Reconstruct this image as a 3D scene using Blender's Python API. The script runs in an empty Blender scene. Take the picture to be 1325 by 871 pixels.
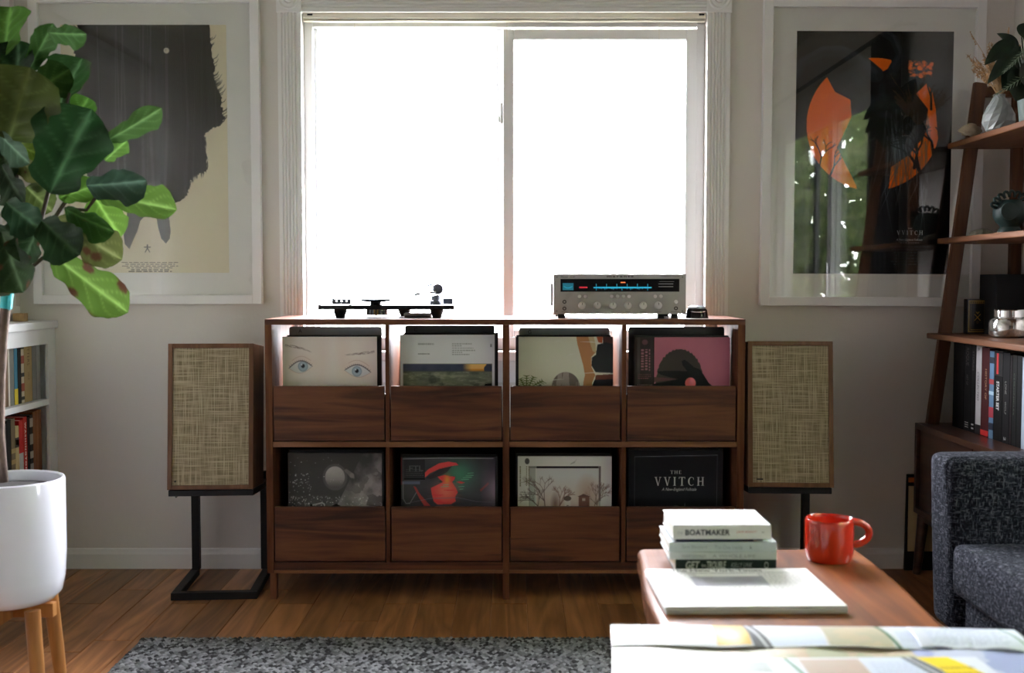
import bpy, math, random
import numpy as np
from mathutils import Vector, Matrix, Euler

SC = bpy.context.scene
COL = SC.collection
R = random.Random(7)
PI = math.pi

# ------------------------------------------------------------------ camera, sky, exposure
CAM_Z, PITCH, FPX = 1.02, math.radians(2.88), 1450.0
cam_data = bpy.data.cameras.new('camera')
cam = bpy.data.objects.new('camera', cam_data)
COL.objects.link(cam)
cam.location = (0, 0, CAM_Z)
cam.rotation_euler = (PI / 2 - PITCH, 0, 0)
cam_data.sensor_fit = 'HORIZONTAL'
cam_data.sensor_width = 36.0
cam_data.lens = FPX / 1325 * 36
cam_data.clip_start = 0.05
cam_data.dof.use_dof = True
cam_data.dof.focus_distance = 3.6
cam_data.dof.aperture_fstop = 3.6
SC.camera = cam

SKY = 92.0
world = bpy.data.worlds.new('overcast_sky')
SC.world = world
world.use_nodes = True
wn = world.node_tree.nodes
wn['Background'].inputs[0].default_value = (0.975, 0.945, 1.02, 1)
wn['Background'].inputs[1].default_value = SKY

SC.view_settings.view_transform = 'Standard'
SC.view_settings.look = 'None'
SC.view_settings.exposure = 0.0
SC.view_settings.gamma = 1.0
SC.view_settings.use_curve_mapping = False
SC.cycles.diffuse_bounces = 6
SC.cycles.glossy_bounces = 5
SC.cycles.transparent_max_bounces = 24
SC.cycles.max_bounces = 14
SC.cycles.caustics_reflective = False
SC.cycles.caustics_refractive = False


# room size (metres): camera at the origin looking along +Y
XL, XR, YB, YN, ZC = -1.725, 1.74, 3.93, -4.2, 2.44

# sampling portals in the two clear windows (they give off no light of their own)
def portal(name, loc, rot, sx, sy):
    l = bpy.data.lights.new(name, 'AREA'); l.shape = 'RECTANGLE'; l.size = sx; l.size_y = sy; l.cycles.is_portal = True
    o = bpy.data.objects.new(name, l); COL.objects.link(o); o.location = loc; o.rotation_euler = rot
portal('window_portal', (-.035, YB + .15, 1.385), (-PI / 2, 0, 0), 1.42, 1.22)
portal('door_portal', (XR + .13, 1.51, 1.01), (0, PI / 2, 0), 2.0, 2.22)

# ------------------------------------------------------------------ helpers
def ray(x, y):
    """direction of a point of the 1325x871 frame, scaled to Y = 1"""
    u = (x - 662.5) / FPX
    v = -(y - 435.5) / FPX
    c, s = math.cos(PITCH), math.sin(PITCH)
    dy = c + v * s
    return u / dy, (-s + v * c) / dy
def at(x, y, Y):
    a, b = ray(x, y)
    return Vector((a * Y, Y, CAM_Z + b * Y))
def px(x, Y): return at(x, 400, Y).x
def pz(y, Y): return at(662.5, y, Y).z
def atz(x, y, Z):
    a, b = ray(x, y)
    Y = (Z - CAM_Z) / b
    return Vector((a * Y, Y, Z))

def lin(c):
    c = c / 255.0
    return c / 12.92 if c <= 0.04045 else ((c + 0.055) / 1.055) ** 2.4
def C(r, g, b): return (lin(r), lin(g), lin(b), 1.0)

def wloc(o):
    v = Vector((0, 0, 0))
    while o is not None:
        v += o.location
        o = o.parent
    return v

class MB:
    def __init__(s): s.v = []; s.f = []
    def add(s, vs, fs):
        n = len(s.v)
        s.v.extend([tuple(v) for v in vs]); s.f.extend([tuple(i + n for i in f) for f in fs]); return s
    def box(s, x0, x1, y0, y1, z0, z1):
        if x0 > x1: x0, x1 = x1, x0
        if y0 > y1: y0, y1 = y1, y0
        if z0 > z1: z0, z1 = z1, z0
        return s.add([(x0,y0,z0),(x1,y0,z0),(x1,y1,z0),(x0,y1,z0),(x0,y0,z1),(x1,y0,z1),(x1,y1,z1),(x0,y1,z1)],
                     [(0,3,2,1),(4,5,6,7),(0,1,5,4),(1,2,6,5),(2,3,7,6),(3,0,4,7)])
    def hexa(s, p):
        """eight corners: bottom four counter-clockwise from above, then top four"""
        return s.add(p, [(0,3,2,1),(4,5,6,7),(0,1,5,4),(1,2,6,5),(2,3,7,6),(3,0,4,7)])
    def bar(s, a, b, w, d, up=(0, 1, 0)):
        """square bar between two points; w across, d along 'up'"""
        a, b = Vector(a), Vector(b)
        t = (b - a).normalized(); u = Vector(up); u = (u - t * u.dot(t)).normalized(); r = t.cross(u)
        p = []
        for q in (a, b):
            for i, j in ((-1,-1),(1,-1),(1,1),(-1,1)): p.append(q + r * (i * w / 2) + u * (j * d / 2))
        return s.hexa(p)
    def tube(s, pts, rad, n=10, cap=True):
        pts = [Vector(p) for p in pts]
        if not hasattr(rad, '__len__'): rad = [rad] * len(pts)
        base = len(s.v); up = None
        for i, p in enumerate(pts):
            t = (pts[min(i + 1, len(pts) - 1)] - pts[max(i - 1, 0)]).normalized()
            if up is None: up = Vector((0, 0, 1)) if abs(t.z) < .9 else Vector((1, 0, 0))
            up = (up - t * up.dot(t)).normalized(); r = t.cross(up)
            for k in range(n):
                a = 2 * PI * k / n
                s.v.append(tuple(p + (up * math.cos(a) + r * math.sin(a)) * rad[i]))
        for i in range(len(pts) - 1):
            for k in range(n):
                a, b = base + i * n + k, base + i * n + (k + 1) % n
                s.f.append((a, b, b + n, a + n))
        if cap:
            s.f.append(tuple(base + k for k in reversed(range(n))))
            e = base + (len(pts) - 1) * n
            s.f.append(tuple(e + k for k in range(n)))
        return s
    def lathe(s, prof, c=(0, 0, 0), n=32, axis='z', sx=1, sy=1):
        """profile of (radius, height) turned round the axis"""
        base = len(s.v); c = Vector(c)
        for (r, h) in prof:
            for k in range(n):
                a = 2 * PI * k / n
                x, y = r * math.cos(a) * sx, r * math.sin(a) * sy
                p = (x, y, h) if axis == 'z' else ((x, -h, y) if axis == 'y' else (h, x, y))
                s.v.append(tuple(c + Vector(p)))
        for i in range(len(prof) - 1):
            for k in range(n):
                a, b = base + i * n + k, base + i * n + (k + 1) % n
                s.f.append((a, b, b + n, a + n))
        if prof[0][0] > 1e-6: s.f.append(tuple(base + k for k in reversed(range(n))))
        e = base + (len(prof) - 1) * n
        if prof[-1][0] > 1e-6: s.f.append(tuple(e + k for k in range(n)))
        return s
    def prism(s, poly, d0, d1, axis='y'):
        """outline extruded along an axis; poly is (x,z) for y, (y,z) for x, (x,y) for z"""
        def P(a, b, d): return (a, d, b) if axis == 'y' else ((d, a, b) if axis == 'x' else (a, b, d))
        n = len(poly); base = len(s.v)
        for d in (d0, d1):
            for a, b in poly: s.v.append(P(a, b, d))
        s.f.append(tuple(base + i for i in range(n))); s.f.append(tuple(base + n + i for i in reversed(range(n))))
        for i in range(n):
            j = (i + 1) % n
            s.f.append((base + i, base + n + i, base + n + j, base + j))
        return s
    def build(s, name, mat, parent=None, bevel=0, seg=2, smooth=False, local=False, sub=0):
        off = Vector((0, 0, 0)) if (parent is None or local) else wloc(parent)
        me = bpy.data.meshes.new(name)
        me.from_pydata([tuple(Vector(v) - off) for v in s.v], [], s.f)
        me.materials.append(mat)
        me.update()
        fix_normals(me)
        if smooth:
            for p in me.polygons: p.use_smooth = True
        o = bpy.data.objects.new(name, me); COL.objects.link(o)
        if parent is not None: o.parent = parent
        if bevel:
            m = o.modifiers.new('bevel', 'BEVEL'); m.width = bevel; m.segments = seg; m.limit_method = 'ANGLE'; m.angle_limit = math.radians(35)
            m.harden_normals = False
        if sub:
            m = o.modifiers.new('sub', 'SUBSURF'); m.levels = sub; m.render_levels = sub
        if smooth == 'auto':
            set_auto(me)
        return o

import bmesh
def fix_normals(me):
    b = bmesh.new(); b.from_mesh(me)
    bmesh.ops.recalc_face_normals(b, faces=b.faces)
    b.to_mesh(me); b.free()
def set_auto(me, deg=35):
    b = bmesh.new(); b.from_mesh(me)
    for e in b.edges:
        if len(e.link_faces) == 2 and e.calc_face_angle(0) > math.radians(deg): e.smooth = False
    b.to_mesh(me); b.free()

def tag(o, label=None, cat=None, group=None, kind=None):
    if label: o['label'] = label
    if cat: o['category'] = cat
    if group: o['group'] = group
    if kind: o['kind'] = kind
    return o
def thing(name, label, cat, loc=(0, 0, 0), group=None, rot=(0, 0, 0)):
    o = bpy.data.objects.new(name, None); COL.objects.link(o)
    o.empty_display_size = .05
    o.location = loc; o.rotation_euler = rot
    return tag(o, label, cat, group)
def struct(o): o['kind'] = 'structure'; return o
def dup(o, parent=None):
    c = o.copy(); COL.objects.link(c)
    if parent is not None: c.parent = parent
    for ch in list(o.children): dup(ch, c)
    return c

# ------------------------------------------------------------------ materials
MATS = {}
def nmat(name):
    m = bpy.data.materials.new(name); m.use_nodes = True
    nt = m.node_tree; b = nt.nodes['Principled BSDF']; return m, nt, b
def mat(name, col, rough=.5, metal=0, coat=0, bump=0, bscale=200, var=0, vscale=20, emit=0, spec=None, sheen=0):
    """plain colour with a little noise in colour and relief"""
    if name in MATS: return MATS[name]
    m, nt, b = nmat(name)
    b.inputs['Roughness'].default_value = rough; b.inputs['Metallic'].default_value = metal
    b.inputs['Coat Weight'].default_value = coat
    if sheen: b.inputs['Sheen Weight'].default_value = sheen
    if spec is not None: b.inputs['Specular IOR Level'].default_value = spec
    tc = nt.nodes.new('ShaderNodeTexCoord')
    nz = nt.nodes.new('ShaderNodeTexNoise'); nz.inputs['Scale'].default_value = vscale; nz.inputs['Detail'].default_value = 4
    nt.links.new(tc.outputs['Object'], nz.inputs['Vector'])
    r = nt.nodes.new('ShaderNodeValToRGB')
    v = var or .04
    r.color_ramp.elements[0].position = .3; r.color_ramp.elements[1].position = .7
    r.color_ramp.elements[0].color = [c * (1 - v) for c in col[:3]] + [1]
    r.color_ramp.elements[1].color = [min(1, c * (1 + v)) for c in col[:3]] + [1]
    nt.links.new(nz.outputs['Fac'], r.inputs['Fac']); nt.links.new(r.outputs['Color'], b.inputs['Base Color'])
    if bump:
        n2 = nt.nodes.new('ShaderNodeTexNoise'); n2.inputs['Scale'].default_value = bscale; n2.inputs['Detail'].default_value = 3
        nt.links.new(tc.outputs['Object'], n2.inputs['Vector'])
        bp = nt.nodes.new('ShaderNodeBump'); bp.inputs['Strength'].default_value = bump; bp.inputs['Distance'].default_value = .002
        nt.links.new(n2.outputs['Fac'], bp.inputs['Height']); nt.links.new(bp.outputs['Normal'], b.inputs['Normal'])
    if emit:
        b.inputs['Emission Color'].default_value = col; b.inputs['Emission Strength'].default_value = emit
    MATS[name] = m
    return m

def wood(name, dark, light, streak, axis='x', scale=1.0, rough=.4, spec=.3, coat=0.0, crough=.12, rand=True, ring=9, obj_rand=0.0, knots=.5):
    """timber: long soft grain, cathedral rings, dark streaks and fine pores"""
    if name in MATS: return MATS[name]
    m, nt, b = nmat(name); N, L = nt.nodes, nt.links
    b.inputs['Roughness'].default_value = rough; b.inputs['Coat Weight'].default_value = coat; b.inputs['Coat Roughness'].default_value = crough; b.inputs['Specular IOR Level'].default_value = spec
    tc = N.new('ShaderNodeTexCoord'); oi = N.new('ShaderNodeObjectInfo')
    add = N.new('ShaderNodeVectorMath'); add.operation = 'ADD'
    sc = N.new('ShaderNodeVectorMath'); sc.operation = 'SCALE'; sc.inputs['Scale'].default_value = 37.0 if rand else 0
    cmb = N.new('ShaderNodeCombineXYZ')
    for i in range(3): L.new(oi.outputs['Random'], cmb.inputs[i])
    L.new(cmb.outputs[0], sc.inputs[0]); L.new(tc.outputs['Object'], add.inputs[0]); L.new(sc.outputs[0], add.inputs[1])
    k = {'x': (.65, 8, 8), 'y': (8, .65, 8), 'z': (8, 8, .65)}[axis]
    mp = N.new('ShaderNodeMapping'); mp.inputs['Scale'].default_value = [q * scale for q in k]
    L.new(add.outputs[0], mp.inputs['Vector'])
    n1 = N.new('ShaderNodeTexNoise'); n1.inputs['Scale'].default_value = 1.3; n1.inputs['Detail'].default_value = 3; n1.inputs['Distortion'].default_value = .6
    L.new(mp.outputs[0], n1.inputs['Vector'])
    mul = N.new('ShaderNodeMath'); mul.operation = 'MULTIPLY'; mul.inputs[1].default_value = ring
    L.new(n1.outputs['Fac'], mul.inputs[0])
    fr = N.new('ShaderNodeMath'); fr.operation = 'PINGPONG'; fr.inputs[1].default_value = 1.0
    L.new(mul.outputs[0], fr.inputs[0])
    n2 = N.new('ShaderNodeTexNoise'); n2.inputs['Scale'].default_value = 9; n2.inputs['Detail'].default_value = 6; n2.inputs['Roughness'].default_value = .65
    L.new(mp.outputs[0], n2.inputs['Vector'])
    mx = N.new('ShaderNodeMix'); mx.data_type = 'FLOAT'; mx.inputs['Factor'].default_value = .55
    L.new(fr.outputs[0], mx.inputs[2]); L.new(n2.outputs['Fac'], mx.inputs[3])
    r1 = N.new('ShaderNodeValToRGB'); r1.color_ramp.elements[0].color = dark; r1.color_ramp.elements[1].color = light
    r1.color_ramp.elements[0].position = .25; r1.color_ramp.elements[1].position = .75
    L.new(mx.outputs[0], r1.inputs['Fac'])
    n3 = N.new('ShaderNodeTexNoise'); n3.inputs['Scale'].default_value = 2.2; n3.inputs['Detail'].default_value = 5; n3.inputs['Distortion'].default_value = 1.2
    L.new(mp.outputs[0], n3.inputs['Vector'])
    r2 = N.new('ShaderNodeValToRGB'); r2.color_ramp.elements[0].position = .56; r2.color_ramp.elements[1].position = .74
    r2.color_ramp.elements[0].color = (0, 0, 0, 1); r2.color_ramp.elements[1].color = (knots, knots, knots, 1)
    L.new(n3.outputs['Fac'], r2.inputs['Fac'])
    m2 = N.new('ShaderNodeMix'); m2.data_type = 'RGBA'
    L.new(r2.outputs['Color'], m2.inputs['Factor']); L.new(r1.outputs['Color'], m2.inputs[6]); m2.inputs[7].default_value = streak
    out = m2.outputs[2]
    if obj_rand:
        hs = N.new('ShaderNodeHueSaturation')
        mr = N.new('ShaderNodeMapRange'); mr.inputs[3].default_value = 1 - obj_rand; mr.inputs[4].default_value = 1 + obj_rand
        L.new(oi.outputs['Random'], mr.inputs[0]); L.new(mr.outputs[0], hs.inputs['Value']); L.new(out, hs.inputs['Color']); out = hs.outputs[0]
    L.new(out, b.inputs['Base Color'])
    bp = N.new('ShaderNodeBump'); bp.inputs['Strength'].default_value = .12; bp.inputs['Distance'].default_value = .001
    L.new(n2.outputs['Fac'], bp.inputs['Height']); L.new(bp.outputs[0], b.inputs['Normal'])
    MATS[name] = m
    return m

def glass(name, tint=(.97, .985, .98, 1), r0=.04):
    """thin clear pane: passes light straight through, mirrors more at a grazing angle"""
    if name in MATS: return MATS[name]
    m, nt, b = nmat(name); N, L = nt.nodes, nt.links
    N.remove(b); out = N['Material Output']
    t = N.new('ShaderNodeBsdfTransparent'); t.inputs[0].default_value = tint
    g = N.new('ShaderNodeBsdfGlossy'); g.inputs['Roughness'].default_value = 0.0; g.inputs['Color'].default_value = (1, 1, 1, 1)
    lw = N.new('ShaderNodeLayerWeight'); lw.inputs[0].default_value = .5
    p = N.new('ShaderNodeMath'); p.operation = 'POWER'; p.inputs[1].default_value = 5
    L.new(lw.outputs['Facing'], p.inputs[0])
    ma = N.new('ShaderNodeMath'); ma.operation = 'MULTIPLY_ADD'; ma.inputs[1].default_value = 1 - r0; ma.inputs[2].default_value = r0
    L.new(p.outputs[0], ma.inputs[0])
    mx = N.new('ShaderNodeMixShader'); L.new(ma.outputs[0], mx.inputs[0]); L.new(t.outputs[0], mx.inputs[1]); L.new(g.outputs[0], mx.inputs[2])
    L.new(mx.outputs[0], out.inputs['Surface'])
    MATS[name] = m
    return m

def printed(name, rough=.5, coat=0, crough=.1, bump=0):
    """paper or card whose print is stored as a colour attribute"""
    if name in MATS: return MATS[name]
    m, nt, b = nmat(name); N, L = nt.nodes, nt.links
    a = N.new('ShaderNodeAttribute'); a.attribute_name = 'Col'
    L.new(a.outputs['Color'], b.inputs['Base Color'])
    b.inputs['Roughness'].default_value = rough; b.inputs['Coat Weight'].default_value = coat; b.inputs['Coat Roughness'].default_value = crough; b.inputs['Specular IOR Level'].default_value = .18
    if bump:
        tc = N.new('ShaderNodeTexCoord'); nz = N.new('ShaderNodeTexNoise'); nz.inputs['Scale'].default_value = 9; nz.inputs['Detail'].default_value = 4; nz.inputs['Distortion'].default_value = 2
        L.new(tc.outputs['Object'], nz.inputs['Vector'])
        bp = N.new('ShaderNodeBump'); bp.inputs['Strength'].default_value = bump; bp.inputs['Distance'].default_value = .004
        L.new(nz.outputs['Fac'], bp.inputs['Height']); L.new(bp.outputs[0], b.inputs['Coat Normal'])
    MATS[name] = m
    return m

WALL = mat('wall_paint', (.69, .66, .62, 1), .75, bump=.25, bscale=90, var=.015, vscale=3)
CEIL = mat('ceiling_paint', (.42, .41, .40, 1), .9, bump=.2, bscale=120, var=.01, vscale=3)
TRIM = mat('trim_paint', (.80, .80, .79, 1), .4, var=.01, vscale=4)
VINYL = mat('window_vinyl', (.82, .83, .84, 1), .35, var=.01, vscale=4)
CREAM = mat('cream_blind', (.72, .68, .58, 1), .5)
GLASS = glass('window_glass')
WALNUT = wood('walnut_panel', (.054, .0165, .008, 1), (.140, .048, .021, 1), (.010, .005, .003, 1), 'x', 1.25, .5, ring=7, knots=.9)
WALNUT_V = wood('walnut_upright', (.075, .026, .013, 1), (.15, .060, .031, 1), (.022, .010, .006, 1), 'z', 1.0, .6, spec=.08, knots=.5)
WALNUT_EDGE = wood('walnut_edge', (.12, .045, .020, 1), (.24, .105, .05, 1), (.05, .02, .01, 1), 'x', 1.0, .38, knots=.4)
WALNUT_Y = wood('walnut_side', (.06, .024, .013, 1), (.12, .055, .03, 1), (.022, .010, .006, 1), 'y', 1.0, .28, knots=.5)
OAK = wood('floor_oak', (.185, .074, .027, 1), (.37, .165, .068, 1), (.11, .040, .015, 1), 'y', .9, .36, obj_rand=.34, ring=12, knots=.6)
TEAK = wood('shelf_walnut', (.085, .032, .013, 1), (.150, .062, .025, 1), (.035, .014, .007, 1), 'y', 1.0, .45, knots=.5)
TEAK_Z = wood('shelf_walnut_post', (.065, .026, .011, 1), (.120, .050, .021, 1), (.03, .012, .006, 1), 'z', 1.0, .45, knots=.5)
TABLEW = wood('table_wood', (.085, .022, .004, 1), (.205, .062, .011, 1), (.04, .011, .003, 1), 'y', .7, .6, spec=.15, coat=.6, crough=.09, ring=6, knots=.8)
LEGW = wood('planter_leg_wood', (.28, .115, .032, 1), (.40, .18, .055, 1), (.2, .075, .022, 1), 'z', 1.0, .4)
BLACK = mat('matt_black', (.010, .010, .011, 1), .5, spec=.2)
BLACKG = mat('gloss_black', (.008, .008, .009, 1), .12, coat=.5)
METALB = mat('black_steel', (.010, .010, .011, 1), .5, spec=.2)
CHROME = mat('chrome', (.85, .85, .86, 1), .12, metal=1)
REARW = mat('dark_rear_wall', (.06, .062, .065, 1), .8, bump=.25, bscale=90, var=.02, vscale=3)  # unseen wall made near-black to cut the light bounced back
ALU = mat('brushed_aluminium', (.50, .49, .48, 1), .38, metal=.75, bump=.05, bscale=400)
PAPER = mat('book_pages', (.80, .78, .72, 1), .8, bump=.3, bscale=900)
PRINT = printed('matt_print', .6)
PRINTG = printed('sleeved_print', .65, coat=.14, crough=.14, bump=.5)
PRINTC = printed('glossy_print', .45, coat=.6, crough=.22)

# ------------------------------------------------------------------ painting of flat prints (colour attributes, no image files)
class Canvas:
    """w x h picture painted in sRGB 0..1 at twice the mesh resolution; points are u,v in 0..1 from the top left"""
    def __init__(s, nx, ny, col):
        s.nx, s.ny = nx, ny
        s.w, s.h = nx * 2, ny * 2
        s.a = np.empty((s.h, s.w, 3)); s.a[:] = np.array(col) / 255.0
        s.U, s.V = np.meshgrid((np.arange(s.w) + .5) / s.w, (np.arange(s.h) + .5) / s.h)
        s.asp = ny / nx
    def mix(s, m, col, al=1.0):
        c = np.array(col) / 255.0 if not isinstance(col, np.ndarray) else col
        k = (m * al)[..., None]
        s.a = s.a * (1 - k) + c * k
    def poly(s, pts, col, al=1.0):
        s.mix(s.pmask(pts), col, al)
    def pmask(s, pts):
        m = np.zeros((s.h, s.w), bool)
        n = len(pts)
        us = [p[0] for p in pts]; vs = [p[1] for p in pts]
        i0, i1 = max(0, int(min(vs) * s.h) - 1), min(s.h, int(max(vs) * s.h) + 2)
        j0, j1 = max(0, int(min(us) * s.w) - 1), min(s.w, int(max(us) * s.w) + 2)
        if i1 <= i0 or j1 <= j0: return m.astype(float)
        U, V = s.U[i0:i1, j0:j1], s.V[i0:i1, j0:j1]; mm = m[i0:i1, j0:j1]
        for i in range(n):
            x0, y0 = pts[i]; x1, y1 = pts[(i + 1) % n]
            if y0 == y1: continue
            c = ((V > y0) != (V > y1)) & (U < (x1 - x0) * (V - y0) / (y1 - y0) + x0)
            mm ^= c
        return m.astype(float)
    def ell(s, cu, cv, ru, rv=None, col=(0, 0, 0), al=1.0, soft=.02, inner=0):
        rv = rv if rv is not None else ru / s.asp
        d = np.sqrt(((s.U - cu) / ru) ** 2 + ((s.V - cv) / rv) ** 2)
        m = np.clip((1 - d) / soft, 0, 1)
        if inner: m = m * np.clip((d - inner) / soft, 0, 1)
        s.mix(m, col, al)
    def line(s, pts, wid, col, al=1.0):
        for i in range(len(pts) - 1):
            (x0, y0), (x1, y1) = pts[i], pts[i + 1]
            w0 = wid[i] if hasattr(wid, '__len__') else wid
            w1 = wid[i + 1] if hasattr(wid, '__len__') else wid
            w = max(w0, w1)
            i0, i1 = max(0, int((min(y0, y1) - 2 * w / s.asp) * s.h)), min(s.h, int((max(y0, y1) + 2 * w / s.asp) * s.h) + 2)
            j0, j1 = max(0, int((min(x0, x1) - 2 * w) * s.w)), min(s.w, int((max(x0, x1) + 2 * w) * s.w) + 2)
            if i1 <= i0 or j1 <= j0: continue
            U, V = s.U[i0:i1, j0:j1], s.V[i0:i1, j0:j1] * s.asp
            ax, ay, bx, by = x0, y0 * s.asp, x1, y1 * s.asp
            dx, dy = bx - ax, by - ay; q = dx * dx + dy * dy + 1e-12
            t = np.clip(((U - ax) * dx + (V - ay) * dy) / q, 0, 1)
            d = np.hypot(U - ax - t * dx, V - ay - t * dy)
            ww = (w0 + (w1 - w0) * t) / 2
            m = np.clip((ww - d) * s.w + .5, 0, 1)[..., None] * al
            s.a[i0:i1, j0:j1] = s.a[i0:i1, j0:j1] * (1 - m) + np.array(col) / 255.0 * m
    def rect(s, u0, v0, u1, v1, col, al=1.0):
        i0, i1, j0, j1 = int(v0 * s.h), max(int(v0 * s.h) + 1, int(v1 * s.h)), int(u0 * s.w), max(int(u0 * s.w) + 1, int(u1 * s.w))
        s.a[i0:i1, j0:j1] = s.a[i0:i1, j0:j1] * (1 - al) + np.array(col) / 255.0 * al
    def noise(s, fu, fv, seed, octv=4):
        rg = np.random.RandomState(seed); tot = np.zeros((s.h, s.w)); amp = 1; sm = 0
        for o in range(octv):
            gu, gv = int(fu * 2 ** o) + 2, int(fv * 2 ** o) + 2
            g = rg.rand(gv + 1, gu + 1)
            x, y = s.U * fu * 2 ** o, s.V * fv * 2 ** o
            xi, yi = np.minimum(x.astype(int), gu - 1), np.minimum(y.astype(int), gv - 1)
            fx, fy = x - xi, y - yi; fx = fx * fx * (3 - 2 * fx); fy = fy * fy * (3 - 2 * fy)
            tot += amp * ((g[yi, xi] * (1 - fx) + g[yi, xi + 1] * fx) * (1 - fy) + (g[yi + 1, xi] * (1 - fx) + g[yi + 1, xi + 1] * fx) * fy)
            sm += amp; amp *= .55
        return tot / sm
    def speck(s, n, box, size, col, seed, al=1):
        rg = random.Random(seed)
        for _ in range(n):
            u, v = rg.uniform(box[0], box[2]), rg.uniform(box[1], box[3])
            s.line([(u, v), (u + size * .3, v)], size * rg.uniform(.5, 1.2), col, al * rg.uniform(.4, 1))
    def lines_of_text(s, u0, v0, u1, v1, n, col, al, seed, ragged=.3, centre=False, fill=.45):
        """small print: words as short dashes"""
        rg = random.Random(seed)
        dv = (v1 - v0) / n
        for i in range(n):
            L = (u1 - u0) * (1 - rg.random() * ragged)
            a = u0 if not centre else (u0 + u1) / 2 - L / 2
            e = a + L; x = a
            while x < e:
                w = min(rg.uniform(.03, .09) * (u1 - u0) + .004, e - x)
                s.rect(x, v0 + i * dv, x + w, v0 + i * dv + dv * fill, col, al)
                x += w + .014 * (u1 - u0) + .003
    def colors(s):
        a = np.clip(s.a, 0, 1).reshape(s.ny, 2, s.nx, 2, 3).mean((1, 3))
        return np.where(a <= .04045, a / 12.92, ((a + .055) / 1.055) ** 2.4)

def sheet(name, cv, m, parent, o, r, u, local=True, warp=None):
    """canvas laid on a grid; o top-left corner, r right edge vector, u down edge vector"""
    nx, ny = cv.nx, cv.ny
    o, r, u = np.array(o, float), np.array(r, float), np.array(u, float)
    gx, gy = np.meshgrid(np.linspace(0, 1, nx + 1), np.linspace(0, 1, ny + 1))
    co = o + gx[..., None] * r + gy[..., None] * u
    if warp is not None: co = warp(gx, gy, co)
    if not local and parent is not None: co = co - np.array(wloc(parent))
    idx = np.arange((nx + 1) * (ny + 1)).reshape(ny + 1, nx + 1)
    q = np.stack([idx[1:, :-1], idx[1:, 1:], idx[:-1, 1:], idx[:-1, :-1]], -1).reshape(-1)
    me = bpy.data.meshes.new(name)
    me.vertices.add(len(idx.reshape(-1))); me.vertices.foreach_set('co', co.reshape(-1))
    me.loops.add(len(q)); me.loops.foreach_set('vertex_index', q.astype(np.int32))
    me.polygons.add(nx * ny); me.polygons.foreach_set('loop_start', np.arange(0, len(q), 4, dtype=np.int32))
    me.update(calc_edges=True)
    at_ = me.color_attributes.new('Col', 'FLOAT_COLOR', 'CORNER')
    c = np.ones((nx * ny, 4, 4)); c[:, :, :3] = cv.colors().reshape(-1, 1, 3)
    at_.data.foreach_set('color', c.reshape(-1).astype(np.float32))
    me.materials.append(m)
    ob = bpy.data.objects.new(name, me); COL.objects.link(ob)
    if parent is not None: ob.parent = parent
    return ob

# ------------------------------------------------------------------ lettering
_tc = {}
def text_polys(s, bold=0, shear=0, space=1):
    k = (s, bold, shear, space)
    if k not in _tc:
        cu = bpy.data.curves.new('lettering', 'FONT'); cu.body = s; cu.size = 1; cu.offset = bold; cu.shear = shear; cu.resolution_u = 3; cu.space_character = space
        ob = bpy.data.objects.new('lettering', cu)
        me = ob.to_mesh()
        vs = np.array([v.co[:2] for v in me.vertices]); fs = [tuple(p.vertices) for p in me.polygons]
        ob.to_mesh_clear(); bpy.data.objects.remove(ob); bpy.data.curves.remove(cu)
        _tc[k] = (vs, fs)
    return _tc[k]
def place_polys(vs, fs, m, parent, o, r, u, name):
    """vs in the unit box 0..1; o bottom-left corner, r along the line, u up"""
    o, r, u = Vector(o), Vector(r), Vector(u)
    me = bpy.data.meshes.new(name)
    me.from_pydata([tuple(o + r * a + u * b) for a, b in vs], [], fs); me.materials.append(m); me.update()
    ob = bpy.data.objects.new(name, me); COL.objects.link(ob)
    if parent is not None: ob.parent = parent
    return ob
def text(s, m, parent, o, r, u, bold=0, shear=0, space=1, name='lettering'):
    vs, fs = text_polys(s, bold, shear, space)
    lo, hi = vs.min(0), vs.max(0)
    return place_polys((vs - lo) / (hi - lo), fs, m, parent, o, r, u, name)

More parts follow.
